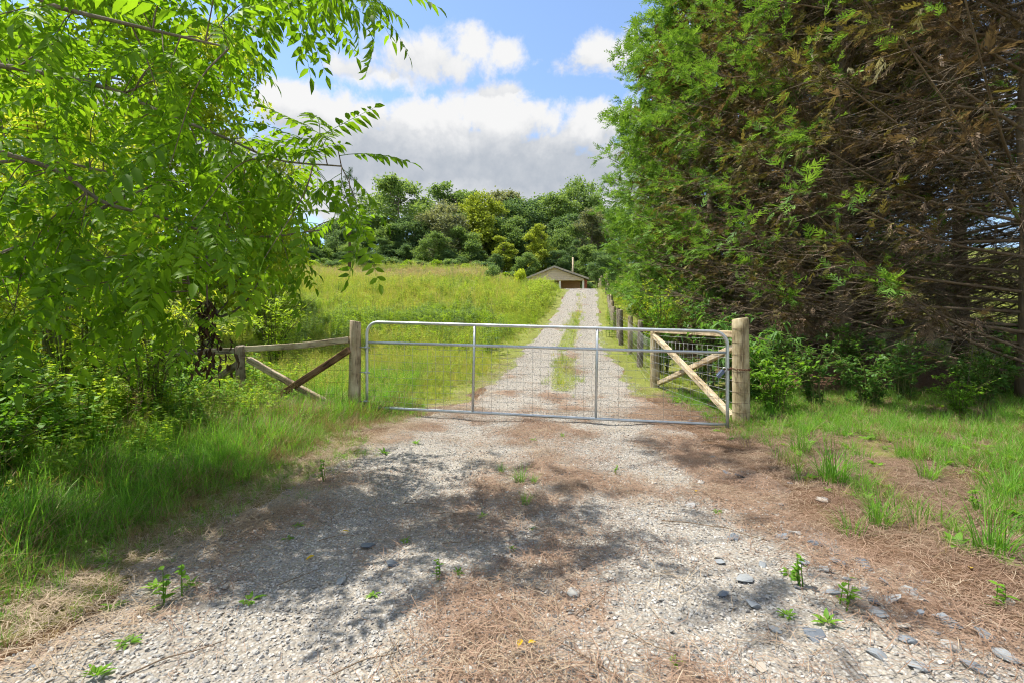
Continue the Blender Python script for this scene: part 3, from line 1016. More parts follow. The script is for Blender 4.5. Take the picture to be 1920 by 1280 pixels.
def post(name, x, y, z0, z1, r, mat, parent, seed, lean=(0, 0), label=None):
    """round peeled post with an uneven sawn top"""
    g = np.random.default_rng(seed)
    n = 18; rings = 12
    ph = g.uniform(0, 6.28, 4); am = g.uniform(.01, .035, 4)
    V = []; F = []
    L = z1 - z0
    zs = list(np.linspace(-.12, L - .012, rings - 1)) + [L]
    for i, z in enumerate(zs):
        rr = r * (1.05 - .09 * max(z, 0) / L) * (1 if i < rings - 1 else .90)
        for j in range(n):
            a = j / n * 2 * math.pi
            q = rr * (1 + sum(am[k] * math.sin((k + 1) * a + ph[k] + z * (k - 1.5)) for k in range(4)))
            top = (.012 * math.cos(a - ph[0])) if i >= rings - 2 else 0
            V.append((q * math.cos(a), q * math.sin(a), z + top))
    for i in range(rings - 1):
        for j in range(n):
            j2 = (j + 1) % n
            F.append((i * n + j, i * n + j2, (i + 1) * n + j2, (i + 1) * n + j))
    F.append(tuple((rings - 1) * n + j for j in range(n)))
    me = bpy.data.meshes.new(name); me.from_pydata(V, [], F); me.update()
    me.polygons.foreach_set('use_smooth', np.array([True] * (len(F) - 1) + [False])); 
    me.materials.append(MATS[mat])
    o = bpy.data.objects.new(name, me); COL.objects.link(o)
    o.location = (x, y, z0); o.rotation_euler = (lean[1], lean[0], g.uniform(-.3, .3))
    if parent is not None:
        o.parent = parent; o.matrix_parent_inverse = parent.matrix_basis.inverted()
    if label: o['label'] = label
    return o


def wire(name, pts, r, mat, parent, sides=5, n=None):
    s = Soup(); tube(s, spline(pts, n) if n else pts, r, sides)
    return link(name, s.mesh(name, MATS[mat], True), parent)


GL, GR = 6.70, 5.95          # depths of the gate's hinge and latch ends
def build_gate():
    tl, tr = at(688, 604, GL), at(1364, 622, GR)
    bl, br = at(688, 763, GL), at(1364, 796, GR)
    root = empty('farm_gate', (tl[0], tl[1], 0), 'long galvanised tube farm gate with wire mesh across the drive', 'gate')
    ex = unit(tr - tl); ez = np.array([0, 0, 1.0])
    rc = .17; R = .0215
    def arc(c, a, b_):
        return [c + a * math.cos(t) + b_ * math.sin(t) for t in np.linspace(0, math.pi / 2, 9)]
    foot_l = bl - ez * .06; foot_r = br - ez * .075
    path = [foot_l, bl + ez * .3, bl + ez * .7, tl - ez * rc * 1.5] + arc(tl - ez * rc + ex * rc, -ex * rc, ez * rc) + \
           [tl + (tr - tl) * t for t in np.linspace(.1, .9, 9)] + arc(tr - ez * rc - ex * rc, ez * rc, ex * rc) + [tr - ez * rc * 1.5, br + ez * .6, br + ez * .25, foot_r]
    s = Soup(); tube(s, path, R, 12)
    link('frame', s.mesh('frame', MATS['galvanised'], True), root)
    ml, mr = at(688, 642, GL), at(1364, 661, GR)
    for a, b_, nm in ((ml, mr, 'rail'), (bl, br, 'rail')):
        k = 15
        pts = np.array([a + (b_ - a) * t for t in np.linspace(.004, .996, k)])
        pts[:, 2] += np.sin(np.linspace(0, 7, k)) * .0025
        rr = np.full(k, R * .92); rr[0] = rr[-1] = R * .8
        s = Soup(); tube(s, pts, rr, 12)
        link(nm, s.mesh(nm, MATS['galvanised'], True), root)
    def on(a, b_, px):
        t0, t1 = 0.0, 1.0
        for _ in range(40):
            t = (t0 + t1) / 2; p = a + (b_ - a) * t
            if p[0] / p[1] * FPX + 960 < px: t0 = t
            else: t1 = t
        return t
    for pxt, pxb in ((890, 886), (1120, 1117)):
        a = tl + (tr - tl) * on(tl, tr, pxt); b_ = bl + (br - bl) * on(bl, br, pxb)
        s = Soup(); tube(s, [a, a * .6 + b_ * .4, b_], R * .85, 12)
        link('upright', s.mesh('upright', MATS['galvanised'], True), root)
    nv = 43
    for k in range(1, nv):
        t = k / nv
        a = ml + (mr - ml) * t; b_ = bl + (br - bl) * t
        off = np.array([rng.normal(0, .004), -.012, 0])
        wire('vertical_wire', [a + off, (a + b_) / 2 + off + [rng.normal(0, .005), 0, 0], b_ + off], .0018, 'wire_steel', root)
    zs = [.07, .17, .28, .40, .52, .63, .73, .82, .90, .96]
    for z in zs:
        a = ml + (bl - ml) * z; b_ = mr + (br - mr) * z
        pts = [a + (b_ - a) * t + np.array([0, -.010, rng.normal(0, .006)]) for t in np.linspace(.004, .996, 14)]
        wire('horizontal_wire', pts, .0018, 'wire_steel', root)
    # hinges: band round the tube with a pin into the post
    for py in (651, 698, 752):
        c = at(687, py, GL)
        s = Soup()
        tube(s, [c - ez * .018, c + ez * .018], R * 1.35, 12)
        tube(s, [c + ex * .03 - [0, .0, 0], c - ex * .11], .0075, 8)
        tube(s, [c + ex * .045 - ez * .012, c + ex * .045 + ez * .012], .011, 6)
        link('hinge', s.mesh('hinge', MATS['galvanised'], True), root)
    return tl, tr, bl, br


tl, tr, bl, br = build_gate()

# --- fence on the field side of the gate
LPX, LPY = at(664, 700, 6.74)[:2]
def build_left_fence():
    z0 = H1(LPX, LPY)
    root = empty('timber_fence', (LPX, LPY, z0), 'weathered grey timber fence with crossed braces beside the gate hinges', 'fence')
    top = at(664, 602, 6.74)[2]
    post('post', LPX, LPY, z0, top, .083, 'wood_grey', root, 1, (.012, 0))
    p2 = at(452, 648, 7.1); x2, y2 = p2[0], p2[1]
    g2 = H1(x2, y2)
    post('post', x2, y2, g2, p2[2], .068, 'wood_post_dark', root, 2, (-.02, 0))
    yb = -.10
    beam('rail', at(655, 637, 6.72) + [0, 0, 0], at(462, 654, 7.05), .085, .09, 'wood_grey', root, 0, 3)
    beam('brace', at(655, 655, 6.66), at(470, 776, 6.90), .09, .085, 'wood_brown', root, 0, 4, 'dark brown diagonal brace')
    beam('brace', at(466, 673, 7.10), at(655, 775, 6.82), .09, .085, 'wood_grey', root, 0, 5)
    p3 = at(285, 652, 7.5); g3 = H1(p3[0], p3[1])
    post('post', p3[0], p3[1], g3, p3[2], .08, 'wood_post_dark', root, 6)
    beam('rail', at(443, 657, 7.1), at(293, 662, 7.45), .085, .09, 'wood_post_dark', root, 0, 7)
    beam('brace', at(446, 682, 7.10), at(300, 778, 7.35), .09, .085, 'wood_post_dark', root, 0, 8)
    for k, z in enumerate((.15, .32, .50, .68, .86)):
        a = np.array([LPX, LPY - .09, z0 + z]); b_ = np.array([x2, y2 - .09, g2 + z * .92])
        wire('wire', [a, a * .6 + b_ * .4 + [0, 0, rng.normal(0, .01)], b_], .0017, 'wire_rust', root, 4, 9)
    for k in range(1, 13):
        t = k / 13
        p = np.array([LPX + (x2 - LPX) * t, LPY + (y2 - LPY) * t - .09, z0 + (g2 - z0) * t])
        wire('wire', [p + [0, 0, .15], p + [rng.normal(0, .01), 0, .5], p + [rng.normal(0, .01), 0, .86]], .0015, 'wire_rust', root, 4)
build_left_fence()

# --- fence up the drive on the latch side
RPX, RPY = at(1390, 700, 6.12)[:2]
def build_right_fence():
    z0 = H1(RPX, RPY)
    root = empty('timber_fence', (RPX, RPY, z0), 'pale timber post and wire fence climbing beside the drive under the cypresses', 'fence')
    top = at(1386, 598, 6.12)[2]
    gp = post('post', RPX, RPY, z0 - .02, top, .104, 'wood_fresh', root, 21, (-.015, 0), 'thick pale round gate post wrapped in wire')
    for z in (.16, .28, .42, .56, .70, .93, 1.08, 1.26):
        q = .104 * (1.05 - .09 * z / 1.4) + .004
        s = Soup(); a = np.linspace(0, 2 * np.pi, 25)
        tube(s, np.stack([RPX + .015 * (-z) + q * np.cos(a), RPY + q * np.sin(a), z0 + z + .006 * np.sin(a + z * 9)], 1), .0024, 4, False)
        link('wire_wrap', s.mesh('wire_wrap', MATS['wire_rust'], True), gp)
    x2, y2 = 3.06, 9.75
    g2 = H1(x2, y2)
    post('post', x2, y2, g2, at(1228, 617, 9.75)[2], .095, 'wood_fresh', root, 22)
    beam('rail', (RPX + .0, RPY + .09, at(1375, 627, 6.2)[2]), (x2, y2 - .09, at(1232, 620, 9.7)[2]), .095, .09, 'wood_rail', root, 0, 23)
    beam('brace', (x2 - .03, y2 - .10, at(1234, 630, 9.65)[2]), (RPX - .05, RPY + .13, z0 + .06), .09, .085, 'wood_rail', root, 0, 24)
    beam('brace', (RPX + .06, RPY + .12, at(1376, 645, 6.2)[2]), (x2 + .06, y2 - .12, g2 + .10), .09, .085, 'wood_rail', root, 0, 25)
    ys = [12.4, 15.0, 17.2, 19.2, 21.4, 23.6, 26.0, 28.5, 31.0, 33.5, 36.5, 40, 44, 48]
    prev = (RPX, RPY, z0); pts = [(RPX, RPY, z0), (x2, y2, g2)]
    for i, y in enumerate(ys):
        x = float(FENCEX(y)) + rng.normal(0, .05)
        gz = H1(x, y)
        post('post', x, y, gz, gz + rng.uniform(1.15, 1.4), rng.uniform(.075, .10), random.choice(['wood_grey', 'wood_post_dark', 'wood_grey']), root, 30 + i, (rng.normal(0, .03), rng.normal(0, .03)))
        pts.append((x, y, gz))
    pts = np.array(pts)
    for z in (.12, .27, .42, .57, .72, .87, 1.02, 1.12):
        P = pts + [-.085, 0, z]
        wire('wire', P[:10], .0024, 'wire_steel', root, 4, 60)
    for y in np.arange(6.4, 15, .19):
        x = float(np.interp(y, pts[:, 1], pts[:, 0])) - .085; z = float(np.interp(y, pts[:, 1], pts[:, 2]))
        wire('wire', [(x, y, z + .1), (x, y, z + .6), (x, y, z + 1.02)], .0018, 'wire_steel', root, 4)
build_right_fence()


def build_chain_and_lock():
    cz = at(1390, 690, 6.1)[2]
    root = empty('chain', (RPX, RPY, cz), 'rusty chain looped round the thick gate post to the gate end', 'chain')
    bm_s = Soup(); a = np.linspace(0, 2 * np.pi, 13)
    tube(bm_s, np.stack([.019 * np.cos(a), .0105 * np.sin(a), 0 * a], 1), .0038, 6, False)
    lm = bm_s.mesh('link', MATS['chain_rust'], True)
    gx = at(1364, 690, GR)
    path = []
    q = .115
    for t in np.linspace(-.05 * np.pi, 1.02 * np.pi, 22):      # round the camera side of the post
        path.append((RPX + q * math.cos(-t), RPY + q * math.sin(-t), cz - .015 * math.sin(t)))
    path = path[::1]
    path += [(gx[0] + .03, gx[1] + .05, cz - .012), (gx[0] + .022, gx[1] - .02, cz - .005), (gx[0] - .012, gx[1] - .034, cz), (gx[0] - .05, gx[1] - .03, cz + .004)]
    path = np.array(path)
    d = np.concatenate([[0], np.cumsum(np.linalg.norm(np.diff(path, axis=0), axis=1))])
    n = int(d[-1] / .029)
    for k in range(n + 1):
        s = k * .029
        p = np.array([np.interp(s, d, path[:, i]) for i in range(3)]); p2 = np.array([np.interp(s + .01, d, path[:, i]) for i in range(3)])
        dv = Vector(p2 - p) if np.linalg.norm(p2 - p) > 1e-6 else Vector((1, 0, 0))
        o = bpy.data.objects.new('link', lm); COL.objects.link(o)
        o.matrix_basis = Matrix.Translation(Vector(p)) @ dv.to_track_quat('X', 'Z').to_matrix().to_4x4() @ Matrix.Rotation((k % 2) * 1.45 + .5, 4, 'X')
        o.parent = root; o.matrix_parent_inverse = root.matrix_basis.inverted()
    # padlock hanging from the chain's end
    c = np.array([gx[0] - .115, gx[1] - .05, cz - .055])
    lk = empty('padlock', c, 'blue-grey padlock hanging from the rusty chain', 'padlock')
    tilt = Matrix.Rotation(.75, 4, 'Y')
    bm = bmesh.new(); bmesh.ops.create_cube(bm, size=1)
    bmesh.ops.scale(bm, vec=(.062, .036, .125), verts=bm.verts)
    bmesh.ops.bevel(bm, geom=bm.edges[:] , offset=.013, segments=3, affect='EDGES')
    bm.transform(Matrix.Translation(Vector(c)) @ tilt)
    me = bpy.data.meshes.new('body'); bm.to_mesh(me); bm.free(); me.materials.append(MATS['lock_blue'])
    link('body', me, lk)
    s = Soup(); t = np.linspace(0, np.pi, 11)
    P = [(.02, 0, .05)] + [(.02 * math.cos(a_), 0, .085 + .02 * math.sin(a_)) for a_ in t] + [(-.02, 0, .05)]
    P = np.array([(Matrix.Translation(Vector(c)) @ tilt) @ Vector(p) for p in P])
    tube(s, P, .006, 8)
    link('shackle', s.mesh('shackle', MATS['lock_steel'], True), lk)
    ring = Soup(); a = np.linspace(0, 2 * np.pi, 17)
    rp = np.stack([gx[0] - .055 + .026 * np.cos(a), gx[1] - .045 + 0 * a, cz - .002 + .026 * np.sin(a)], 1)
    tube(ring, rp, .006, 6, False)
    link('ring', ring.mesh('ring', MATS['lock_steel'], True), lk)
build_chain_and_lock()

# ------------------------------------------------------------------ carport on the crest
def boxmesh(name, lo, hi, mat, parent):
    bm = bmesh.new(); bmesh.ops.create_cube(bm, size=1)
    lo = np.array(lo); hi = np.array(hi)
    bmesh.ops.scale(bm, vec=tuple(hi - lo), verts=bm.verts)
    bmesh.ops.translate(bm, vec=tuple((hi + lo) / 2), verts=bm.verts)
    me = bpy.data.meshes.new(name); bm.to_mesh(me); bm.free(); me.materials.append(MATS[mat])
    return link(name, me, parent)


def prism(name, poly, y0, y1, mat, parent):
    n = len(poly)
    V = [(x, y0, z) for x, z in poly] + [(x, y1, z) for x, z in poly]
    F = [tuple(range(n)), tuple(range(2 * n - 1, n - 1, -1))] + [(i, i + n, (i + 1) % n + n, (i + 1) % n) for i in range(n)]
    me = bpy.data.meshes.new(name); me.from_pydata(V, [], F); me.update(); me.materials.append(MATS[mat])
    return link(name, me, parent)


def build_carport():
    Y = 55.0
    xl, xr = at(985, 0, Y)[0], at(1103, 0, Y)[0]
    pk = at(1039, 499, Y); eave = at(0, 521.5, Y)[2]
    gz = 6.25
    root = empty('carport', ((xl + xr) / 2, Y, gz), 'low tan gabled carport at the top of the drive', 'building')
    x0, x1 = xl + .25, xr - .55
    # gable boards, one by one
    n = 7
    base = eave - .28
    for k in range(n):
        za = base + (pk[2] - .25 - base) * k / n; zb = base + (pk[2] - .25 - base) * (k + 1) / n
        def span(z):
            t = np.clip((z - (eave - .08)) / (pk[2] - .22 - (eave - .08)), 0, 1)
            return x0 + (pk[0] - x0) * t, x1 + (pk[0] - x1) * t
        a0, a1 = span(za); b0, b1 = span(zb - .015)
        y_ = Y + .02 * (k % 2)
        prism('siding_board', [(a0, za), (a1, za), (max(b1, b0 + .02), zb - .008), (b0, zb - .008)], Y + .012, Y + .07, 'siding_tan', root)
    prism('gable_backing', [(x0, base), (x1, base), (x1, eave - .1), (pk[0], pk[2] - .24), (x0, eave - .1)], Y + .075, Y + .12, 'siding_tan', root)
    # roof slopes with rake boards
    for sgn, xe in ((-1, xl), (1, xr)):
        poly = [(xe, eave), (pk[0], pk[2]), (pk[0], pk[2] - .10), (xe, eave - .10)]
        r = prism('roof', poly, Y - .35, Y + 9, 'roof_brown', root)
        prism('rake_board', [(xe, eave - .02), (pk[0], pk[2] - .02), (pk[0], pk[2] - .24), (xe, eave - .24)], Y - .39, Y - .355, 'fascia', r)
    for px in (1027, 1050, 1094):
        x = at(px, 0, Y)[0]
        boxmesh('post', (x - .11, Y + .14, gz - .3), (x + .11, Y + .36, base + .05), 'paint_white', root)
    boxmesh('post', (x0, Y + .14, gz - .3), (x0 + .2, Y + .36, base + .05), 'paint_white', root)
    boxmesh('header', (x0, Y + .125, base - .02), (x1, Y + .40, base + .10), 'siding_tan', root)
    boxmesh('back_wall', (x0, Y + 2.9, gz - .3), (x1, Y + 3.1, eave), 'block_brown', root)
    boxmesh('side_wall', (x0, Y + 1.5, gz - .3), (x0 + .15, Y + 2.9, eave - .1), 'block_brown', root)
    # open lean-to side panel, angled so its red boards face the drive
    for k in range(4):
        xa = x1 + .02 + k * .115
        boxmesh('wall_board', (xa, Y + .2 + k * .05, gz - .3), (xa + .105, Y + .26 + k * .05, eave - .15 - .03 * k), 'red_board', root)
    boxmesh('floor_slab', (x0 - .2, Y - .3, gz - .5), (x1 + .2, Y + 6.6, gz + .03), 'fascia', root)
    # pole behind the roof
    p = at(1074, 483, 74.0); gz2 = H1(p[0], 74.0)
    s = Soup(); tube(s, [(p[0], 74, gz2 - .3), (p[0], 74, (gz2 + p[2]) / 2), (p[0] + .02, 74, p[2])], [.17, .15, .13], 10)
    pole = link('utility_pole', s.mesh('utility_pole', MATS['wood_rail'], True))
    tag(pole, 'bare pale wooden pole standing behind the carport roof', 'pole')
build_carport()

# ------------------------------------------------------------------ broadleaf trees
def tree_meshes(seed, Ht, R, base, nb, nl, ll, lw, bare=.25, trunk_r=.25, up=1.0, small=1.0, jit=.22, billow=False):
    """trunk mesh and crown mesh of one broadleaf tree standing at the origin"""
    g = np.random.default_rng(seed)
    c = []
    for _ in range(nb):
        t = g.uniform(0, 1) ** .8
        z = base + (Ht - base) * t
        env = R * (math.sin(math.pi * min(1, (.16 + .80 * t) ** 1.0)) ** .6) * (1 - .35 * t ** 3)
        a = g.uniform(0, 6.283); q = env * math.sqrt(g.uniform(.08, 1)) * .82
        br_ = R * g.uniform(.14, .38) * small * (1 - .25 * t)
        c.append((math.cos(a) * q, math.sin(a) * q, min(z, Ht - br_ * .6), br_, g.uniform(0, 1)))
    if billow:                                   # big uneven lobes, leaves gathered in tufts over them
        lob = []
        for k in range(13):
            t = (k + g.uniform(.2, .8)) / 13
            lr = R * g.uniform(.30, .50) * (1 - .30 * t)
            z = base + lr * .5 + (Ht - lr * .9 - base - lr * .5) * t
            env = R * (math.sin(math.pi * (.22 + .66 * t)) ** .7)
            a = k * 2.4 + g.normal(0, .5); q = max(0, env - lr * .7) * g.uniform(.45, 1.05)
            lob.append((math.cos(a) * q, math.sin(a) * q, z, lr, g.uniform(0, 1)))
        c = []
        for _ in range(nb):
            l = lob[g.integers(0, len(lob))]
            d = rdir(1, g)[0]; d[2] = abs(d[2]) if g.uniform() < .4 else d[2]
            p = np.array(l[:3]) + d * l[3] * g.uniform(.55, 1.18) * np.array([1, 1, .9])
            c.append((p[0], p[1], min(p[2], Ht - .1 * R), R * g.uniform(.06, .17), np.clip(l[4] * .6 + g.uniform(0, .4), 0, 1)))
    else:
        c.append((0, 0, Ht - R * .22, R * .26, .7))
    c = np.array(c)
    wts = c[:, 3] ** 2; wts /= wts.sum()
    k = g.choice(len(c), nl, p=wts)
    d = rdir(nl, g); d[:, 2] = np.where(g.uniform(0, 1, nl) < .35, np.abs(d[:, 2]), d[:, 2])
    rad = c[k, 3] * (g.uniform(.25, 1, nl) ** .45) * (1 + jit * (g.uniform(0, 1, nl) - .5))
    P = c[k, :3] + d * rad[:, None] * np.array([1.12, 1.12, .82])
    if billow: P = c[k, :3] + g.normal(0, .62, (nl, 3)) * c[k, 3][:, None] * [1.15, 1.15, .8]
    D = unit(d * .5 + rdir(nl, g) * .8 + [0, 0, -.25])
    N = unit(d * .5 + rdir(nl, g) * .7 + [0, 0, .6 * up])
    tint = np.clip(c[k, 4] * .45 + g.uniform(0, .45, nl) + .15 * d[:, 2], 0, 1)
    s = Soup(); quads(s, P, D, N, ll * g.uniform(.65, 1.3, nl), lw * g.uniform(.7, 1.3, nl), tint)
    ts = Soup()
    lean = g.normal(0, .03, 2) * Ht
    top = Ht * .82
    tz = np.linspace(-.4, top, 9)
    tp = np.stack([lean[0] * (tz / top) ** 2 + g.normal(0, .012, 9) * Ht * .3, lean[1] * (tz / top) ** 2 + g.normal(0, .012, 9) * Ht * .3, tz], 1)
    tp[0, :2] = tp[1, :2] = 0
    tube(ts, tp, trunk_r * (1.15 - tz.clip(0) / top * 1.0).clip(.12), 8)
    order = g.permutation(len(c))[:min(26, len(c))]
    for i in order:
        z = max(base * .6, c[i, 2] - np.hypot(c[i, 0], c[i, 1]) * .75)
        z = min(z, top * .97)
        p0 = np.array([np.interp(z, tz, tp[:, 0]), np.interp(z, tz, tp[:, 1]), z])
        p2 = c[i, :3]
        p1 = (p0 + p2) / 2 + [0, 0, -.06 * Ht * g.uniform(.2, 1)] + g.normal(0, .02, 3) * Ht * .3
        r0 = trunk_r * .42 * (1 - z / Ht * .5)
        tube(ts, spline([p0, p1, p2], 6), np.linspace(r0, r0 * .25, 6), 5, False)
    return ts, s


def put_tree(name, label, cat, group, trunk_me, crown_me, bark, leaf, loc, scale, rotz, zs=1.0):
    root = empty(name, loc, label, cat, group, rotz)
    root.scale = (scale, scale, scale * zs)
    for nm, me, mt in (('trunk', trunk_me, bark), ('crown', crown_me, leaf)):
        o = bpy.data.objects.new(nm, me); COL.objects.link(o); o.parent = root
        o.material_slots[0].link = 'OBJECT'; o.material_slots[0].material = MATS[mt]
    return root


FAR = []
for i in range(6):
    ts, s = tree_meshes(500 + i, 20, [6.2, 5.4, 7.0, 5.8, 5.0, 6.6][i], [2.5, 2, 1.5, 3, 1.2, 2.5][i], 300, 16000, .46, .32, trunk_r=.28, billow=True)
    FAR.append((ts.mesh('trunk', MATS['bark_dark'], True), s.mesh('crown', MATS['forest_green'])))
far = [  # px, top py, depth, half width px, leaf material, label, group
    (742, 326, 92, 56, 'forest_green', 'tall rounded green tree with broad top at the near end of the ridge wood', None),
    (850, 336, 100, 58, 'forest_green', 'wide deep green tree crown behind the grey-leaved tree', None),
    (838, 376, 86, 46, 'forest_grey', 'silvery grey-green tree standing before the wide green crown', None),
    (900, 357, 90, 38, 'forest_yellow', 'bright yellow-green tree rising among darker ridge trees', None),
    (936, 352, 108, 42, 'forest_grey', 'dull grey tree crown showing behind the bright yellow tree', None),
    (978, 366, 98, 46, 'forest_dark', None, 1), (1042, 368, 102, 46, 'forest_green', None, 2),
    (1015, 418, 80, 40, 'forest_yellow', 'yellow-green tree standing behind the carport gable', None),
    (1092, 332, 104, 40, 'forest_green', 'tall green tree showing above the cypress row edge', None),
    (1108, 388, 86, 34, 'forest_grey', 'pale grey-green tree between the carport pole and the cypresses', None),
    (943, 442, 78, 30, 'forest_yellow', 'small pale yellow tree at the field edge beside the carport', None),
    (692, 415, 92, 44, 'forest_dark', None, 1), (640, 425, 96, 50, 'forest_dark', None, 1), (592, 432, 90, 44, 'forest_dark', None, 1),
    (775, 405, 86, 42, 'forest_dark', None, 1), (545, 425, 94, 48, 'forest_dark', None, 1), (722, 445, 82, 32, 'forest_dark', None, 1),
    (868, 425, 82, 36, 'forest_green', None, 2), (815, 435, 79, 30, 'forest_green', None, 2), (985, 432, 88, 36, 'forest_dark', None, 1),
    (1062, 420, 84, 36, 'forest_green', None, 2), (1140, 380, 92, 44, 'forest_green', None, 2), (1080, 450, 80, 26, 'forest_dark', None, 1),
    (915, 430, 94, 40, 'forest_dark', None, 1), (1030, 440, 96, 40, 'forest_dark', None, 1), (490, 415, 92, 50, 'forest_dark', None, 1), (665, 450, 84, 30, 'forest_green', None, 2),
    (760, 455, 81, 26, 'forest_dark', None, 1),
    (1165, 395, 94, 46, 'forest_green', None, 2), (1215, 405, 90, 46, 'forest_green', None, 2), (1265, 400, 96, 46, 'forest_green', None, 2), (1150, 455, 78, 30, 'forest_green', None, 2),
    (660, 400, 100, 46, 'forest_dark', None, 1), (620, 408, 104, 46, 'forest_green', None, 2), (730, 420, 84, 34, 'forest_green', None, 2), (955, 405, 90, 36, 'forest_green', None, 2), (880, 398, 96, 40, 'forest_dark', None, 1), (1060, 400, 92, 36, 'forest_dark', None, 1),
    (580, 455, 82, 30, 'forest_dark', None, 1), (640, 468, 80, 28, 'forest_dark', None, 1), (790, 472, 79, 26, 'forest_green', None, 2), (865, 478, 77, 24, 'forest_dark', None, 1), (930, 475, 76, 24, 'forest_dark', None, 1),
    (610, 462, 84, 30, 'forest_green', None, 2), (700, 470, 80, 26, 'forest_dark', None, 1), (840, 465, 78, 26, 'forest_dark', None, 1), (900, 468, 80, 26, 'forest_dark', None, 1), (985, 470, 76, 26, 'forest_green', None, 2),
    (1045, 465, 78, 26, 'forest_dark', None, 1), (1100, 455, 76, 28, 'forest_green', None, 2), (1130, 470, 72, 26, 'forest_dark', None, 1), (560, 470, 84, 30, 'forest_dark', None, 1), (800, 385, 104, 44, 'forest_dark', None, 1), (1010, 372, 110, 44, 'forest_dark', None, 1), (1070, 385, 112, 44, 'forest_dark', None, 1),
]
ORD = 'first second third fourth fifth sixth seventh eighth ninth tenth eleventh twelfth thirteenth fourteenth fifteenth sixteenth seventeenth eighteenth nineteenth twentieth twenty-first twenty-second twenty-third twenty-fourth twenty-fifth twenty-sixth twenty-seventh twenty-eighth twenty-ninth thirtieth'.split()
rank = {}
for q in (1, 2):
    for r_, t_ in enumerate(sorted((t for t in far if t[6] == q), key=lambda t: -t[0])): rank[t_] = r_
for i, (px, py, d, hw, mt, lab, grp) in enumerate(far):
    p = at(px, py, d)
    gz = H1(p[0], d)
    hgt = p[2] - gz
    me = FAR[i % 6]
    sc_ = 1.45 * hw / FPX * d / [6.2, 5.4, 7.0, 5.8, 5.0, 6.6][i % 6]
    sc_ = min(max(sc_, hgt / 20 * .78), hgt / 20 * 1.25) * rng.uniform(.92, 1.1)
    gname = {1: 'dark trees along the ridge', 2: 'green trees along the ridge', None: None}[grp]
    lab = lab or {1: 'dark green ridge tree, %s dark one from the cypress row', 2: 'mid green ridge tree, %s green one from the cypress row'}[grp] % ORD[rank[far[i]]]
    put_tree('broadleaf_tree', lab, 'tree', gname, me[0], me[1], 'bark_dark' if grp else 'bark_grey', mt, (p[0], d, gz - .2), sc_, rng.uniform(0, 6.28), hgt / 20 / sc_)
# bushes where the wood meets the field
BUSH = []
for i in range(3):
    ts, s = tree_meshes(540 + i, 2.4, 2.0, .2, 20, 2200, .26, .17, trunk_r=.05)
    BUSH.append((ts.mesh('trunk', MATS['bark_dark'], True), s.mesh('crown', MATS['forest_green'])))
for k in range(30):
    px = 545 + k * 20 + rng.normal(0, 6); d = rng.uniform(62, 69)
    if px > 950: d = rng.uniform(68, 73)
    x = (px - 960) / FPX * d
    put_tree('edge_bush', 'low bush at the field edge, %s from the cypress row' % ORD[29 - k], 'bush', 'bushes at the foot of the ridge wood', *BUSH[k % 3], 'bark_dark', ['forest_green', 'forest_dark', 'thicket_leaf'][k % 3], (x, d, H1(x, d) - .1), rng.uniform(.6, 1.05), rng.uniform(0, 6), rng.uniform(.6, .9))
# leafy sapling in front of the carport
for (px, top, d, mt, lab) in ((976, 504, 41, 'thicket_bright', 'bright leafy sapling in tall weeds in front of the carport'), (925, 527, 44, 'forest_green', 'rounded green bush in the field before the carport')):
    p = at(px, top, d); gz = H1(p[0], d)
    put_tree('sapling', lab, 'sapling', None, *BUSH[0 if d < 42 else 1], 'bark_dark', mt, (p[0], d, gz - .1), max((p[2] - gz) / 2.4 * .55, .4), 1.0, 1 / .55)


# ------------------------------------------------------------------ thicket of trees on the field's flank
THK = []
for i in range(4):
    ts, s = tree_meshes(560 + i, 9, [3.0, 2.6, 3.3, 2.8][i], [1.2, .8, 1.5, .6][i], 60, 17000, .17, .085, trunk_r=.11)
    THK.append((ts.mesh('trunk', MATS['bark_grey'], True), s.mesh('crown', MATS['thicket_leaf'])))
thick = [  # x, y, height, spread, variant, leaf, label
    (-10.4, 15.5, 11.2, 1.0, 0, 'thicket_bright', 'tall yellow-green tree standing behind the walnut branches'),
    (-12.5, 14.0, 12.0, 1.15, 1, 'thicket_leaf', 'big green thicket tree with dense crown beyond the fence braces'),
    (-10.0, 10.2, 6.6, 1.0, 2, 'thicket_bright', 'bright lime-leaved tree close behind the fence'),
    (-14.5, 9.8, 8.5, 1.15, 3, 'thicket_leaf', 'tall green tree deep in the thicket'),
    (-11.2, 20.5, 6.8, .85, 1, 'thicket_leaf', 'mid-size green tree at the field edge of the thicket'),
    (-14.6, 25.0, 8.0, 1.0, 0, 'pale_bush_leaf', 'pale silvery tree at the field edge of the thicket'),
    (-17.0, 31.0, 6.0, .9, 2, 'thicket_deep', 'dark green round tree further along the field edge'),
    (-20.5, 37.0, 7.5, 1.1, 3, 'thicket_leaf', 'light green tree far along the field edge'),
    (-18.0, 17.0, 11.5, 1.3, 0, 'thicket_leaf', 'broad green tree towering at the back of the thicket'),
    (-7.2, 7.0, 4.6, .85, 1, 'thicket_bright', 'young lime-green tree hanging over the timber fence'),
    (-9.5, 5.6, 6.0, .95, 3, 'thicket_leaf', 'dense green tree just outside the timber fence'),
]
for (x, y, hh, sp, v, mt, lab) in thick:
    put_tree('thicket_tree', lab, 'tree', None, *THK[v], 'bark_grey', mt, (x, y, H1(x, y) - .1), sp * hh / 10.5, rng.uniform(0, 6.28), hh / 9 / (sp * hh / 10.5))
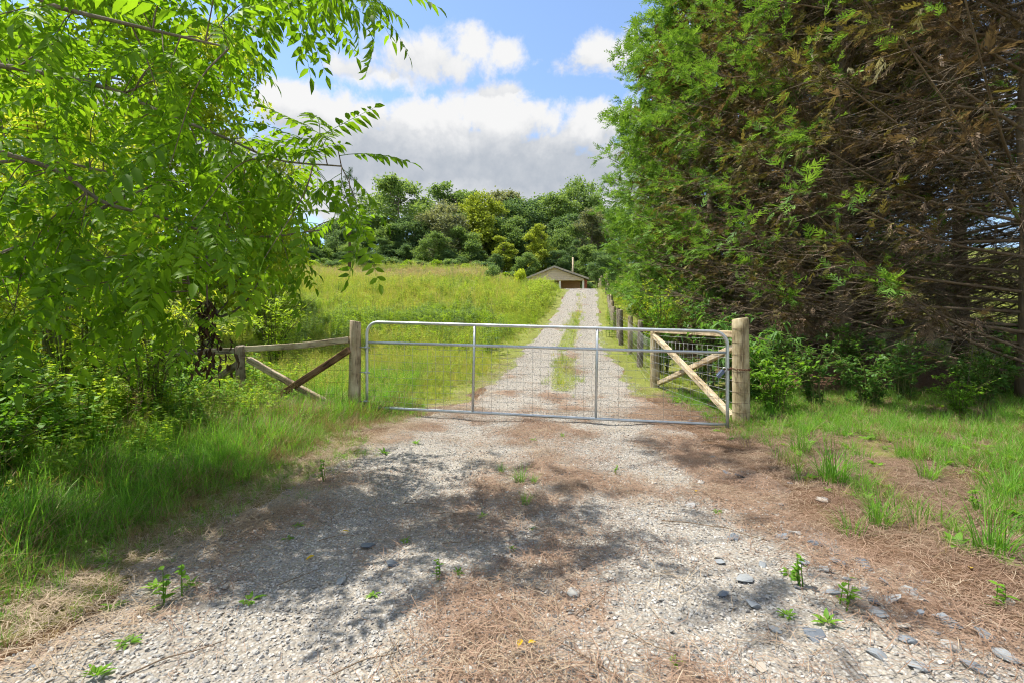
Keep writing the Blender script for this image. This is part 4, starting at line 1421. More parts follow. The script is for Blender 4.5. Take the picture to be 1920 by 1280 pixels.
# a straggly pine showing over the walnut leaves
def build_pine():
    d = 58.0; p = at(655, 322, d); gz = H1(p[0], d); Ht = p[2] - gz
    g = np.random.default_rng(77)
    root = empty('pine_tree', (p[0], d, gz), 'straggly dark pine showing above the walnut leaves at the field edge', 'tree')
    s = Soup(); tube(s, [(p[0], d, gz - .3), (p[0] + .1, d, gz + Ht * .5), (p[0], d, gz + Ht)], [.2, .14, .03], 7)
    link('trunk', s.mesh('trunk', MATS['bark_dark'], True), root)
    s = Soup(); tw = Soup()
    for k in range(46):
        z = gz + Ht * g.uniform(.42, 1)
        a = g.uniform(0, 6.28); L = (gz + Ht - z) * .34 + .7
        e = np.array([p[0] + math.cos(a) * L, d + math.sin(a) * L, z + L * .25])
        sticks(tw, np.array([[p[0], d, z]]), e[None], .03, .01)
        n = 50; t = g.uniform(.35, 1, n)
        P = np.array([p[0], d, z]) + (e - [p[0], d, z]) * t[:, None] + g.normal(0, .10, (n, 3))
        quads(s, P, rdir(n, g) + [0, 0, .3], rdir(n, g), .34, .05, g.uniform(0, 1, n))
    link('branch', tw.mesh('branch', MATS['bark_dark']), root)
    link('crown', s.mesh('crown', MATS['pine_needle']), root)
build_pine()


# ------------------------------------------------------------------ shrubs with stems and pointed leaves
def shrub_meshes(seed, h, r, nst, per, ll, lw, droop=.3, whorl=False):
    g = np.random.default_rng(seed)
    st = Soup(); lf = Soup()
    for k in range(nst):
        a = g.uniform(0, 6.283); q = r * math.sqrt(g.uniform(.05, 1))
        hh = h * g.uniform(.55, 1.05)
        p0 = np.array([math.cos(a) * r * .12, math.sin(a) * r * .12, -.1])
        p2 = np.array([math.cos(a) * q, math.sin(a) * q, hh])
        p1 = np.array([math.cos(a) * q * .3, math.sin(a) * q * .3, hh * .6])
        P = spline([p0, p1, p2], 9)
        tube(st, P, np.linspace(.012 * h / 2 + .003, .003, 9), 4, False)
        tips = [P]
        for j in range(5):
            b0 = P[g.integers(1, 8)]
            e = b0 + np.array([g.normal(0, .22), g.normal(0, .22), g.uniform(.0, .28)]) * h * .6
            Q = np.array([b0 + (e - b0) * t for t in np.linspace(0, 1, 5)])
            tube(st, Q, np.linspace(.006, .002, 5), 3, False)
            tips.append(Q)
        for Q in tips:
            t = g.uniform(.08 if Q is P else .1, 1.0, per)
            idx = t * (len(Q) - 1); i0 = np.minimum(idx.astype(int), len(Q) - 2); f = (idx - i0)[:, None]
            B = Q[i0] * (1 - f) + Q[i0 + 1] * f
            T = unit(Q[i0 + 1] - Q[i0])
            D = unit(T * .5 + rdir(per, g) * [1, 1, .5] + [0, 0, .15 - droop * .5])
            leaves(lf, B, D, np.tile([0, 0, 1.0], (per, 1)) + .35 * rdir(per, g), ll * g.uniform(.6, 1.15, per), lw * g.uniform(.7, 1.15, per), np.clip(g.uniform(0, .8, per) + .2 * t, 0, 1), curv=droop)
    return st, lf


SHR = []
for i, (h, r, nst, per, ll, lw, dr) in enumerate(((1.6, .9, 16, 13, .11, .038, .35), (1.3, .8, 16, 13, .095, .042, .3), (2.4, 1.1, 18, 14, .12, .04, .4), (1.0, .8, 18, 12, .08, .045, .25), (1.6, .6, 9, 16, .19, .045, .55))):
    a, b_ = shrub_meshes(600 + i, h, r, nst, per, ll, lw, dr)
    SHR.append((a.mesh('stem', MATS['twig_green']), b_.mesh('foliage', MATS['thicket_leaf'])))


def put_shrub(v, x, y, sc_, mt, label, group=None, name='shrub', z=None):
    root = empty(name, (x, y, (H1(x, y) if z is None else z)), label, 'shrub', group, rng.uniform(0, 6.28), sc_)
    for nm, me in zip(('stem', 'foliage'), SHR[v]):
        o = bpy.data.objects.new(nm, me); COL.objects.link(o); o.parent = root
        if nm == 'foliage':
            o.material_slots[0].link = 'OBJECT'; o.material_slots[0].material = MATS[mt]
    return root


# brush below the walnut and along the thicket
for (v, x, y, s_, mt, lab) in (
        (0, -3.9, 4.9, .95, 'thicket_leaf', 'green shrub growing at the foot of the timber fence'),
        (2, -5.2, 5.4, 1.0, 'thicket_leaf', 'tall leafy shrub crowding behind the fence end'),
        (1, -4.6, 3.9, .85, 'thicket_deep', 'dark green leafy shrub on the verge under the walnut'),
        (3, -3.6, 3.1, .75, 'weed_green', 'low bright shrub at the grass edge under the walnut'),
        (2, -6.3, 4.6, 1.05, 'thicket_bright', 'lime-green tall shrub in the thicket front'),
        (0, -5.6, 7.6, 1.2, 'thicket_bright', 'bright shrub beyond the fence in the field corner'),
        (1, -7.0, 9.0, 1.5, 'pale_bush_leaf', 'pale silvery-leaved bush beyond the fence'),
        (0, -6.0, 11.5, 1.3, 'thicket_leaf', 'rounded green bush at the field corner'),
        (3, -4.2, 5.8, .8, 'weed_green', 'low leafy weeds round the short fence post'),
        (2, -7.6, 6.2, 1.2, 'thicket_leaf', 'tall green shrub filling the thicket behind the fence'),
        (1, -3.1, 2.3, .55, 'weed_green', 'small leafy shrub at the verge beside the drive'),
        (0, -7.8, 14.5, 1.4, 'thicket_leaf', 'wide green bush at the edge of the field grass'),
        (0, -9.9, 18.0, 1.6, 'pale_bush_leaf', 'pale green bush where field grass meets the thicket'),
        (2, -8.6, 4.3, 1.2, 'thicket_bright', 'tall lime shrub deep under the trees')):
    put_shrub(v, x, y, s_, mt, lab)
# brush under the cypresses
for (v, x, y, s_, mt, lab) in (
        (4, 3.75, 7.6, 1.05, 'shade_leaf', 'long-leaved shrub standing behind the thick gate post'),
        (4, 4.35, 8.2, .95, 'shade_leaf', 'narrow-leaved shrub in the shade behind the gate post'),
        (2, 3.75, 11.4, .95, 'weed_green', 'ferny green shrub growing through the wire fence'),
        (0, 4.1, 9.6, 1.25, 'shade_leaf', 'leafy shrub crowding the fence brace'),
        (2, 4.7, 14.2, 1.0, 'thicket_bright', 'yellow-green shrub hanging over the fence posts'),
        (0, 5.1, 17.5, 1.5, 'thicket_bright', 'lime shrub beside the fence further up the drive'),
        (3, 3.75, 6.5, .9, 'weed_green', 'low green plant beside the thick gate post'),
        (1, 4.6, 6.9, .8, 'shade_leaf', 'round shade plant at the edge of the needle litter'),
        (3, 5.4, 6.9, .95, 'shade_leaf', 'spreading undergrowth plant beneath bare cypress limbs'),
        (1, 6.3, 7.3, .8, 'shade_leaf', 'dark leafy undergrowth near the cypress trunk'),
        (3, 7.2, 7.0, .9, 'shade_leaf', 'ground-hugging shade plant before the cypress trunk'),
        (0, 5.4, 9.2, .9, 'shade_leaf', 'tall undergrowth plant deep beneath the cypresses'),
        (1, 6.9, 9.4, 1.1, 'shade_leaf', 'broad undergrowth plant behind the cypress trunk'),
        (3, 8.3, 8.0, 1.0, 'shade_leaf', 'green undergrowth plant beyond the cypress trunk'),
        (1, 9.4, 8.6, 1.2, 'shade_leaf', 'undergrowth plant at the lawn side of the cypresses'),
        (3, 6.1, 6.2, .55, 'weed_green', 'small seedling patch in the needle litter')):
    put_shrub(v, x, y, s_, mt, lab)


# ------------------------------------------------------------------ cypress row
def cypress_meshes(seed, Ht, R, nlimb, near):
    g = np.random.default_rng(seed)
    trunk = Soup(); limb = Soup(); green = Soup(); brown = Soup(); olive = Soup(); twig = Soup()
    tz = np.linspace(-.3, Ht, 12)
    tube(trunk, np.stack([.03 * np.sin(tz), .03 * np.cos(tz * 1.3), tz], 1), .21 * (1.05 - tz.clip(0) / Ht).clip(.04), 9)
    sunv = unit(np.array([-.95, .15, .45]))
    for k in range(nlimb):
        t = (k + g.uniform(0, 1)) / nlimb
        z0 = .35 + (Ht - .6) * t ** 1.05
        a = k * 2.399 + g.normal(0, .3)
        env = R * (1 - (z0 / Ht) ** 2.8) ** .8 * (.82 + .18 * min(1, z0 / 2.0))
        Lh = max(.4, env * g.uniform(.85, 1.08))
        rise = g.uniform(.10, .50) if z0 > 1.6 else g.uniform(.18, .5)
        d = np.array([math.cos(a), math.sin(a), 0])
        p0 = np.array([0, 0, z0]); p2 = p0 + d * Lh + [0, 0, Lh * rise]
        p1 = p0 + d * Lh * .5 + [0, 0, Lh * rise * g.uniform(.2, .45)] + g.normal(0, .06, 3)
        P = spline([p0, p1, p2], 9)
        r0 = .034 * (1 - t * .6) * (1 if near else 1.1)
        tube(limb, P, np.linspace(r0, .006, 9), 5, False)
        # dead twigs all along the bare inner part
        low = near and z0 < 4.4 and math.cos(a) > -.86
        nt = (44 if low else 26) if near else 9
        tt = g.uniform(.12, .85, nt) * 8; i0 = tt.astype(int); f = (tt - i0)[:, None]
        B = P[i0] * (1 - f) + P[np.minimum(i0 + 1, 8)] * f
        dd = unit(d * .8 + rdir(nt, g) * [.75, .75, .45] + [0, 0, .05])
        E = B + dd * (g.uniform(.25, 1.05, nt) * (.6 + .1 * R))[:, None]
        sticks(twig, B, E, .0052 if near else .007, .0016, g.uniform(0, 1, nt))
        if near:
            n2 = nt * 2
            j = g.integers(0, nt, n2); q = g.uniform(.3, .95, n2)[:, None]
            B2 = B[j] * (1 - q) + E[j] * q
            E2 = B2 + unit(dd[j] + rdir(n2, g) * .8 + [0, 0, -.15]) * g.uniform(.12, .4, n2)[:, None]
            sticks(twig, B2, E2, .0028, .0010, g.uniform(0, 1, n2))
        # sprays on side branches
        nb = int((13 if near else 10) * (.5 + .5 * Lh / R)) + 2
        if low: nb = 2 + int(nb * .22)
        for j in range(nb):
            q = g.uniform(.22, 1.0) ** .85 if j else 1.0
            ii = q * 8; i1 = min(int(ii), 7); ff = ii - i1
            b0 = P[i1] * (1 - ff) + P[i1 + 1] * ff
            sd = unit(d * (.9) + rdir(1, g)[0] * [.8, .8, .45] + [0, 0, .12])
            bl_ = g.uniform(.35, .85) * (.5 + .5 * Lh / R)
            e = b0 + sd * bl_
            sticks(twig, b0[None], e[None], .006, .002, .6)
            ns = 9
            sp = g.uniform(.15, 1.05, ns)
            B = b0 + (e - b0) * sp[:, None] + g.normal(0, .05, (ns, 3))
            D = unit(sd * .9 + rdir(ns, g) * .75 + [0, 0, .08])
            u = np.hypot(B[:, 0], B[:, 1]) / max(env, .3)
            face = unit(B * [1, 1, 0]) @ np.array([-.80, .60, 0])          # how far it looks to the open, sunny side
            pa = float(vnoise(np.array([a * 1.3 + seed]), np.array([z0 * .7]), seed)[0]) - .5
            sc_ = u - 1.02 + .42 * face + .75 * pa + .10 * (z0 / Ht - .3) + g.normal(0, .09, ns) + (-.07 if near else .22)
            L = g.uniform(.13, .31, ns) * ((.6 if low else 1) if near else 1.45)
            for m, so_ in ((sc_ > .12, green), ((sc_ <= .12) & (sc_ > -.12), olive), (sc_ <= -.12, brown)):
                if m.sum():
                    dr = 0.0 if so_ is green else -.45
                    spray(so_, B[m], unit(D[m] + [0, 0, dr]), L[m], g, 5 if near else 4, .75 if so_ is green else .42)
    return trunk, limb, twig, green, olive, brown


def spray(soup, P, D, L, g, pairs=5, sway=.75):
    """flat feathery spray: a rib with side blades"""
    n = len(P)
    D, S, N = frames(D, np.tile([0, 0, 1.0], (n, 1)) + .6 * rdir(n, g))
    tint = g.uniform(.1, .9, n)
    Lc = L[:, None]
    quads(soup, P, D, N, L, L * .07, tint, .0)
    for k in range(pairs):
        t = .12 + .75 * k / (pairs - 1)
        for sg in (-1, 1):
            tt = t + g.uniform(-.05, .05, n)
            B = P + D * Lc * tt[:, None] - N * Lc * .10 * (tt ** 2)[:, None]
            dd = unit(D * .9 + S * sg * sway + N * g.normal(0, .18, n)[:, None])
            l = L * (.50 - .30 * t) * g.uniform(.75, 1.2, n)
            quads(soup, B, dd, N, l, l * (.22 if pairs == 5 else .34), np.clip(tint + g.uniform(-.12, .22, n), 0, 1), .0)


CYP = []
for i, (Ht, R, nl, near) in enumerate(((17.5, 4.6, 235, True), (17.5, 3.9, 200, False))):
    m = cypress_meshes(700 + i, Ht, R, nl, near)
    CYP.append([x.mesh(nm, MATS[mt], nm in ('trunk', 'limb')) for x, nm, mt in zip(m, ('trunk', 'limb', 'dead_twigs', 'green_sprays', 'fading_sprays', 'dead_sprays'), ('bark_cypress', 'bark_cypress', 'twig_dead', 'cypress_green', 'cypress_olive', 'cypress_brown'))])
rows = [  # x, y, variant, scale, rotz, label
    (8.5, 7.4, 0, 1.0, 0.0, 'big cypress with bare dead lower limbs beside the needle-strewn verge'),
    (7.9, 10.9, 0, .95, .35, 'second cypress of the row, browned inside, behind the thick gate post'),
    (7.6, 14.4, 1, 1.0, -.2, 'third cypress of the row counted from the gate'),
    (7.9, 18.0, 1, 1.02, .3, 'fourth cypress of the row counted from the gate'),
    (8.9, 22.5, 1, .98, -.35, 'fifth cypress of the row counted from the gate'),
    (9.9, 27.0, 1, .88, .1, 'sixth cypress of the row counted from the gate'),
    (11.0, 32.0, 1, .78, .4, 'last and smallest cypress at the upper end of the row'),
    (13.0, 10.6, 0, .92, .6, 'cypress standing outside the row on the lawn side'),
    (13.4, 13.6, 0, .9, -.4, 'cypress of the back line nearest the lawn'),
    (10.8, 14.6, 0, .95, .9, 'browned cypress behind the second one of the row'),
    (11.8, 16.2, 1, .95, 2.6, 'cypress of the back line behind the third one'),
    (12.4, 21.0, 1, .9, 2.2, 'cypress of the back line behind the fifth one'),
]
for (x, y, v, s_, rz, lab) in rows:
    root = empty('cypress_tree', (x, y, H1(x, y)), lab, 'tree', 'cypress row beside the drive', rz, s_)
    for me in CYP[v]:
        nm = me.name.split('.')[0]
        o = bpy.data.objects.new(nm, me); COL.objects.link(o); o.parent = root
        if nm != 'trunk': o['kind'] = 'stuff'


# ------------------------------------------------------------------ walnut leaning over the drive
def frond_mesh(seed, L=.40, pairs=7, leaf=.095):
    g = np.random.default_rng(seed)
    s = Soup()
    t = np.linspace(0, 1, 8)
    dro = g.uniform(.08, .30); sw = g.normal(0, .10)
    C = np.stack([L * t, sw * L * t ** 2, -dro * L * t ** 2], 1)
    tube(s, C, np.linspace(.0028, .0010, 8), 3, False, .55)
    B = []; D = []; W = []
    for k in range(pairs):
        q = .20 + .78 * (k + .3) / pairs
        for sg in (-1, 1):
            qq = min(1, q + g.uniform(-.03, .03)); i = qq * 7; i0 = min(int(i), 6); f = i - i0
            B.append(C[i0] * (1 - f) + C[i0 + 1] * f)
            T = unit(C[i0 + 1] - C[i0])
            D.append(unit(T * .55 + np.array([0, sg, 0]) * .85 + [0, 0, g.uniform(-.40, .05)]))
            W.append(leaf * (1.0 - .35 * abs(q - .55) / .45) * g.uniform(.85, 1.1))
    B.append(C[-1]); D.append(unit(C[-1] - C[-2])); W.append(leaf * .9)
    W = np.array(W); n = len(W)
    leaves(s, np.array(B), np.array(D), np.tile([0, 0, 1.0], (n, 1)) + .22 * rdir(n, g), W, W * .40, np.clip(g.normal(.5, .22, n), 0, 1), curv=.28, fold=.14)
    return s.mesh('leaf', MATS['walnut_leaf'])


def build_walnut():
    g = np.random.default_rng(2024)
    bx, by = -4.6, 2.6
    gz = H1(bx, by)
    root = empty('walnut_tree', (bx, by, gz), 'walnut tree whose long leafy branches hang over the verge beside the drive', 'tree')
    s = Soup(); tube(s, spline([(bx, by, gz - .2), (bx + .05, by, 1.6), (bx - .05, by + .1, 3.4), (bx + .15, by + .2, 6.2)], 12), np.linspace(.15, .06, 12), 10)
    link('trunk', s.mesh('trunk', MATS['bark_grey'], True), root)
    prim = [
        [(bx, by, 2.05), at(-150, 235, 2.7), at(0, 285, 2.75), at(110, 322, 2.85), at(195, 380, 2.95), at(300, 407, 3.1), at(400, 438, 3.2), at(500, 444, 3.35), at(600, 432, 3.5)],
        [(bx, by, 1.7), at(-120, 500, 3.0), at(30, 465, 3.15), at(120, 420, 3.2), at(200, 388, 3.3), at(290, 345, 3.4)],
        [(bx, by, 2.7), at(-60, 120, 3.0), at(90, 140, 3.0), at(215, 170, 3.0), at(290, 205, 3.05), at(430, 262, 3.1), at(520, 300, 3.1), at(640, 312, 3.1)],
        [(bx, by, 3.2), at(0, -200, 3.1), at(250, -140, 3.0), at(430, -85, 2.9), at(580, -45, 2.8), at(690, -10, 2.75)],
        [(bx, by, 3.0), at(-40, -20, 2.7), at(130, 20, 2.6), at(300, 60, 2.6), at(430, 90, 2.65)],
        [(bx, by, 1.5), at(-150, 560, 3.3), at(20, 520, 3.4), at(150, 490, 3.5), at(300, 478, 3.6), at(420, 490, 3.7)],
        [(bx, by, 3.8), (-3.3, 2.7, 4.6), (-2.2, 2.9, 5.1), (-1.1, 3.1, 5.3), (-.2, 3.2, 5.2)],
        [(bx, by, 4.3), (-3.4, 2.4, 5.2), (-2.0, 2.6, 5.4), (-.9, 2.8, 5.2)],
        [(bx + .1, by + .2, 5.0), (-3.2, 3.8, 6.3), (-1.6, 5.0, 7.1), (-.3, 5.4, 7.2)],
        [at(330, 425, 3.13), at(346, 470, 3.15), at(352, 520, 3.15), at(362, 560, 3.15)],
        [at(405, 438, 3.2), at(398, 480, 3.2), at(388, 540, 3.22), at(392, 600, 3.22)],
        [(bx, by, 2.3), at(-200, 330, 3.6), at(60, 300, 4.0), at(240, 330, 4.3), at(420, 350, 4.5), at(560, 385, 4.6)],
    ]
    pts = []; dirs = []
    for i, P in enumerate(prim):
        n = 34
        C = spline(P, n)
        r0 = .020 if i not in (9, 10) else .007
        s = Soup(); tube(s, C, np.linspace(r0, .005, n), 7)
        link('branch', s.mesh('branch', MATS['bark_grey'], True), root)
        pts.append(C); dirs.append(np.gradient(C, axis=0))
    pv = np.concatenate([c[6:] for c in pts]); pd = unit(np.concatenate([c[6:] for c in dirs]))
    # where twig ends reach: regions in the air seen through the frame, plus the crown above it
    targets = []
    def inpoly(x, y, poly):
        c = False
        for i in range(len(poly)):
            x1, y1 = poly[i]; x2, y2 = poly[i - 1]
            if (y1 > y) != (y2 > y) and x < (x2 - x1) * (y - y1) / (y2 - y1) + x1: c = not c
        return c
    reg = [((-60, -120), (660, -120), (690, -20), (560, 0), (480, 40), (410, 130), (420, 235), (560, 275), (615, 300), (655, 400), (600, 440), (520, 480), (430, 520), (330, 520), (200, 480), (-60, 500))]
    while len(targets) < 135:
        x, y = g.uniform(-60, 690), g.uniform(-120, 520)
        if inpoly(x, y, reg[0]):
            targets.append(at(x, y, g.uniform(2.3, 3.6) if g.uniform() < .6 else g.uniform(3.4, 4.8)))
    for _ in range(10):
        targets.append(at(g.uniform(190, 420), g.uniform(500, 610), g.uniform(2.9, 3.6)))
    for _ in range(7):
        targets.append(at(g.uniform(-40, 180), g.uniform(480, 640), g.uniform(2.6, 3.4)))
    for q in ((600, 250, 2.9), (622, 262, 2.9), (560, 290, 3.0), (640, 330, 3.05), (675, 400, 3.1), (700, 10, 2.75), (650, -20, 2.75), (600, -10, 2.8), (520, -20, 2.8), (450, 10, 2.8), (520, 470, 3.3), (545, 505, 3.3)):
        targets.append(at(*q))
    for (c, n_) in (((-1.15, 2.85, 5.1), 3), ((-.75, 2.75, 5.1), 3), ((-1.3, 5.2, 7.0), 7), ((-.5, 5.3, 7.1), 8), ((-.9, 4.6, 7.0), 5), ((-3.0, 4.0, 4.6), 3), ((-3.2, 3.0, 4.4), 2)):
        for _ in range(n_):
            targets.append(np.array(c) + g.normal(0, .28, 3) * [1, 1, .6])
    tw = Soup(); fr = []
    for T in targets:
        dist = np.linalg.norm(pv - T, axis=1) + .35 * np.maximum(0, -(pd * (T - pv)).sum(1))
        k = int(np.argmin(dist + g.uniform(0, .12, len(dist))))
        A = pv[k]
        L = np.linalg.norm(T - A)
        if L > 1.6: A = A + (T - A) * (1 - 1.6 / L)*0
        M = (A + T) / 2 + np.array([0, 0, .10 * L]) + g.normal(0, .04, 3) * L
        C = spline([A, M, T], 10)
        tube(tw, C, np.linspace(.0035 + .003 * min(L, 1.5), .0018, 10), 4, False, .4)
        nf = int(np.clip(3 + 4 * L, 4, 8))
        for j in range(nf):
            q = 1.0 if j == 0 else g.uniform(.25, .98)
            i = q * 9; i0 = min(int(i), 8); f = i - i0
            B = C[i0] * (1 - f) + C[i0 + 1] * f
            ax = unit(C[i0 + 1] - C[i0])
            sd = unit(np.cross(ax, [0, 0, 1.0]) * (1 if j % 2 else -1) + g.normal(0, .25, 3))
            d = unit(ax * (.9 if j == 0 else .45) + sd * (.15 if j == 0 else .8) + [0, 0, g.uniform(-.50, .12)])
            fr.append((B, d, g.uniform(.7, 1.15)))
    o = link('twigs', tw.mesh('twigs', MATS['twig_dead'], False), root); o['kind'] = 'stuff'
    FM = [frond_mesh(800 + i, .36 + .03 * i, 6 + i % 3, .097 + .004 * i) for i in range(6)]
    def area(f):
        p = f[0]
        v = abs(p[0] / p[1]) < 1.25 and (640 - (p[2] - CAMZ) / p[1] * FPX) > 500 - 1e9 if p[1] > .2 else False
        py = 640 - (p[2] - CAMZ) / max(p[1], .2) * FPX; px = 960 + p[0] / max(p[1], .2) * FPX
        vis = -60 < px < 1000 and -60 < py < 1300
        return (0 if vis else 10) + np.linalg.norm(p - [0, 0, CAMZ])
    fr.sort(key=area)
    rest = Soup()
    for i, (B, d, sc_) in enumerate(fr):
        n = np.array([0, 0, 1.0]) + g.normal(0, .28, 3)
        D, S, N = frames(d[None], n[None])
        Mx = np.eye(4); Mx[:3, 0] = D[0]; Mx[:3, 1] = -S[0]; Mx[:3, 2] = N[0]; Mx[:3, :3] *= sc_; Mx[:3, 3] = B
        me = FM[i % 6]
        if i < 300:
            o = bpy.data.objects.new('leaf', me); COL.objects.link(o)
            o.matrix_basis = Matrix(Mx.tolist()); o.parent = root; o.matrix_parent_inverse = root.matrix_basis.inverted()
        else:
            nv = len(me.vertices); co = np.empty(nv * 3); me.vertices.foreach_get('co', co); co = co.reshape(-1, 3)
            tt = np.empty(nv); me.attributes['tint'].data.foreach_get('value', tt)
            V = co @ Mx[:3, :3].T + Mx[:3, 3]
            rest.add(V[None], [tuple(p.vertices) for p in me.polygons], tt[None])
    o = link('foliage', rest.mesh('foliage', MATS['walnut_leaf']), root); o['kind'] = 'stuff'
    # withered bunch hanging from the low twig
    dl = Soup(); n = 110
    t = g.uniform(0, 1, n)
    c = np.array([at(392, 565 + 130 * q, 3.22) for q in t]) + g.normal(0, 1, (n, 3)) * (.025 + .09 * t ** 2)[:, None] * [1, .7, .5]
    leaves(dl, c, unit(rdir(n, g) * .5 + [0, 0, -1.0]), rdir(n, g), g.uniform(.05, .09, n), g.uniform(.014, .03, n), g.uniform(0, 1, n), curv=.5, fold=.5)
    o = link('withered_leaves', dl.mesh('withered_leaves', MATS['dead_leaf']), root); o['kind'] = 'stuff'; o['label'] = 'dark brown withered leaves'
build_walnut()

# ------------------------------------------------------------------ small things on the drive and verges
WEED = [rosette('weed', MATS['weed_green'], 9 + i, .075, .028, 900 + i, [.5, 1.1, .8][i % 3]) for i in range(4)]
TALLW = [forb('weed', MATS['weed_green'], .22, 3, .07, .028, 920 + i, .03, 8) for i in range(3)]
TUFT = [grass_clump('grass_tuft', MATS['grass_green'], 80, .32, .06, .0055, .6, 4, 940 + i) for i in range(4)]


def place(px, py):
    """point of the ground seen at this pixel of the photograph"""
    d = 1.12 * FPX / (py - 640)
    for _ in range(12):
        x = (px - 960) / FPX * d
        d = (CAMZ - S1(x, d)) * FPX / (py - 640)
    return (px - 960) / FPX * d, d


def put(name, me, px, py, s_, label, cat, group, lift=0.0, rot=None):
    x, y = place(px, py)
    o = link(name, me)
    o.location = (x, y, S1(x, y) + lift); o.scale = (s_,) * 3
    o.rotation_euler = rot if rot is not None else (rng.normal(0, .08), rng.normal(0, .08), rng.uniform(0, 6.28))
    return tag(o, label, cat, group)


def zone(px, py):
    """where on the drive a small thing lies, in words"""
    x, y = place(px, py)
    u = x - float(ROADX(y))
    a = ('in dry stalks by the verge' if u < -1.35 else 'in the hinge-side wheel track' if u < -.4 else 'in the middle strip' if u < .4 else
         'in the latch-side wheel track' if u < 1.3 else 'in edge needle litter' if u < 2.2 else 'in litter beyond the edge')
    b_ = ' near the gate' if y > 4.3 else ' mid-drive' if y > 2.6 else ' at the outer drive end'
    return a + b_


for k, (px, py, s_) in enumerate(((470, 1125, 1.0), (290, 1105, 1.0), (320, 1125, 1.1), (355, 1100, .9), (240, 1205, .9), (180, 1270, 1.0), (700, 1115, .7), (1505, 1102, 1.0), (1475, 1155, .7), (1480, 1075, 1.0), (1550, 1170, 1.0),
                                  (1590, 1140, .9), (1055, 818, .9), (1000, 825, .9), (780, 832, 1.1), (640, 855, 1.5), (610, 900, 1.2), (720, 850, 1.3), (690, 825, 1.3), (905, 970, .7), (820, 1080, .6), (860, 1075, .6), (1345, 960, .7), (1640, 960, 1.0),
                                  (1000, 990, .6), (1155, 890, .6), (760, 1015, .6), (540, 1010, .7), (1690, 1040, .8), (1870, 1150, 1.0), (215, 1140, .9), (560, 985, .7), (960, 1030, .5), (1265, 1240, .6), (1830, 960, 1.0))):
    v = (0, 1, 4, 2, 3, 1, 0, 5, 2)[k % 9]
    put('weed', (WEED + TALLW)[v], px, py, s_ * .72, ('spreading green weed rosette ' if v < 4 else 'small upright leafy weed ') + zone(px, py), 'weed', 'weeds sprouting on the drive')
for (px, py, s_, lab) in ((975, 905, .62, 'upright grass tuft in the middle strip of the drive'), (985, 945, .4, None), (1560, 905, 1.5, 'large arching grass tuft in needle litter beside the drive'),
                          (1500, 850, 1.2, None), (1650, 985, 1.0, None), (1860, 1040, 1.15, None), (1600, 1000, .8, None), (1880, 930, 1.1, None), (1740, 900, .9, None), (1450, 780, .9, None),
                          (1430, 750, 1.0, None), (1570, 800, .7, None), (1690, 860, .5, None), (1790, 1000, .5, None), (320, 860, 1.2, 'long-bladed grass tuft standing tall in the verge below the fence'),
                          (560, 830, 1.0, None), (455, 905, 1.0, None), (395, 845, 1.3, None), (940, 885, .35, None), (1000, 905, .35, None)):
    put('grass_tuft', TUFT[int(px) % 4], px, py, s_, lab or 'arching grass tuft ' + zone(px, py), 'grass tuft', 'grass tufts beside the drive')

SLATE = [rock_mesh('stone', MATS['slate'], 1.0, .36, 960 + i, 20) for i in range(6)]
PALE = [rock_mesh('stone', MATS['pale_rock'], 1.0, .5, 980 + i, 13) for i in range(4)]
slate_px = [(1610, 1055), (1565, 1040), (1540, 1075), (1590, 1085), (1660, 1090), (1700, 1110), (1640, 1130), (1720, 1150), (1765, 1165), (1690, 1175), (1810, 1130), (1850, 1190), (1900, 1160), (1780, 1215), (1620, 1105), (1555, 1000), (1590, 995),
            (1600, 1010), (1455, 945), (1500, 945), (1545, 940), (1385, 895), (1390, 870), (1290, 785), (1380, 1005), (1345, 1050), (1415, 1135), (1455, 1180), (1520, 1190), (1705, 1200), (1860, 1120), (1880, 1230), (1740, 1090), (1660, 1040), (1510, 1055), (1625, 1068), (1580, 1062), (1605, 1078), (1570, 1055), (1650, 1150), (1675, 1120), (1735, 1128), (1755, 1188), (1790, 1178), (1835, 1160), (1630, 1165), (1560, 1110), (1500, 1100), (1470, 1010), (1525, 1020), (1430, 1060), (1400, 1090), (1820, 1250), (1650, 1230), (1720, 1250), (1480, 905), (1420, 925), (1360, 880), (1330, 855),
            (190, 1120), (30, 1230), (60, 1250), (420, 1105), (690, 1030), (730, 1060), (1350, 1110), (1075, 1110), (640, 1090)]
for k, (px, py) in enumerate(slate_px):
    r_ = rng.uniform(.015, .043)
    word = ('small ', 'mid-size ', 'broad ')[0 if r_ < .024 else 1 if r_ < .034 else 2]
    put('stone', SLATE[k % 6], px + rng.normal(0, 4), py + rng.normal(0, 3), r_, word + 'flat slate-grey stone ' + zone(px, py), 'stone', 'flat grey stones', .007, (rng.normal(0, .22), rng.normal(0, .22), rng.uniform(0, 6.28)))
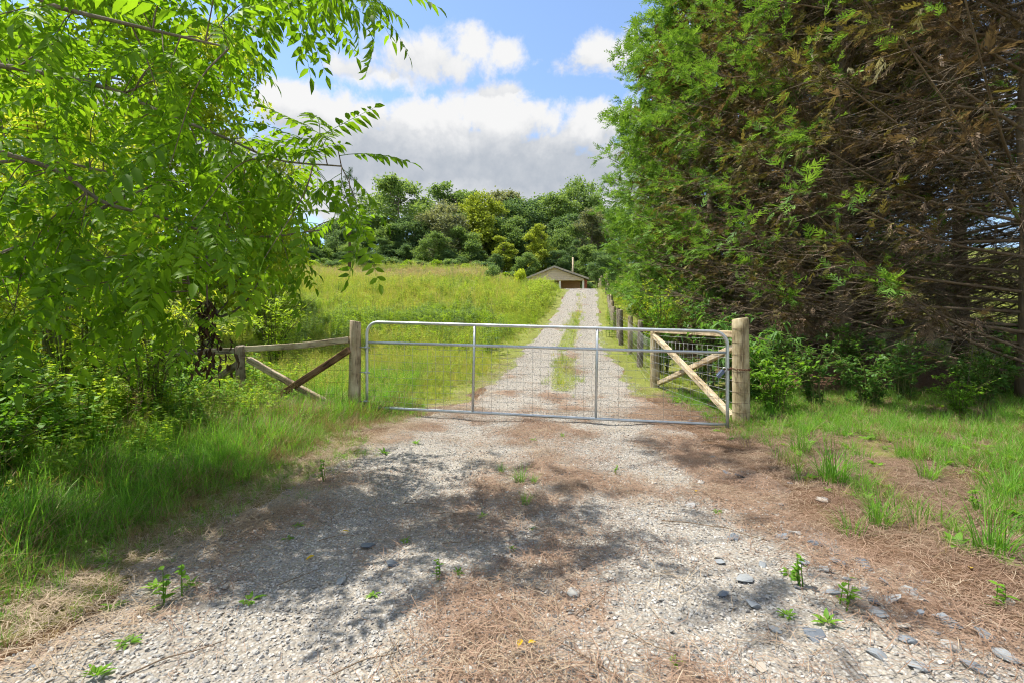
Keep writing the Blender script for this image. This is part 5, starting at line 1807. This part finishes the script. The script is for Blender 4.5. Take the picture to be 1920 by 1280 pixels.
for k, (px, py) in enumerate(((1295, 948), (1300, 1048), (1330, 940), (1540, 938), (1890, 1130), (1225, 905), (1410, 800), (1265, 880), (1240, 850), (1350, 1045), (1560, 1000), (1180, 835), (880, 1255), (1420, 1250), (1315, 905), (1490, 1000))):
    put('pale_stone', PALE[k % 4], px, py, rng.uniform(.022, .045), 'pale rounded stone ' + zone(px, py), 'stone', 'pale stones', .006)
STK = []
for i in range(5):
    s = Soup(); gg = np.random.default_rng(990 + i)
    L = .42
    P = spline([(-L / 2, 0, 0), (-L * .1, gg.normal(0, .02), .006), (L * .2, gg.normal(0, .02), .004), (L / 2, gg.normal(0, .03), 0)], 9)
    tube(s, P, np.linspace(.0042, .002, 9), 6)
    tube(s, [P[5], P[5] + [.05, .05 * (1 if i % 2 else -1), .012]], [.003, .0015], 4)
    STK.append(s.mesh('stick', MATS['stick_wood'], True))
for k, (px, py, a, s_) in enumerate(((740, 1235, 2.0, .75), (700, 1245, .5, .8), (1300, 985, -.3, 1.1), (1385, 1000, 2.3, .9), (1110, 1130, .9, .8), (850, 968, -.1, .9), (790, 950, -.3, .8), (1090, 1235, 2.4, .9), (330, 1240, .7, .9), (560, 1085, .9, .6), (1210, 1205, 2.5, .7),
                                     (1000, 1215, 2.2, .8), (870, 1020, .1, .7), (1460, 960, 1.9, .7), (1520, 795, .0, 1.4), (640, 1010, .4, .7), (1180, 1000, .1, .6), (930, 1150, 1.1, .6))):
    put('stick', STK[k % 5], px, py, s_ * .8, 'thin brown fallen stick ' + zone(px, py), 'stick', 'fallen sticks', .012, (0, 0, a))
yl = Soup(); leaves(yl, np.zeros((1, 3)), np.array([[1.0, 0, .1]]), np.array([[0, 0, 1.0]]), .05, .03, .5, .3)
ylm = yl.mesh('fallen_leaf', MATS['yellow_leaf'])
for (px, py) in ((978, 1205), (990, 1212), (1305, 925), (590, 1045), (1820, 1070), (640, 1000)):
    put('fallen_leaf', ylm, px, py, rng.uniform(.6, 1.0), 'yellow fallen leaf ' + zone(px, py), 'leaf', 'yellow fallen leaves', .015)
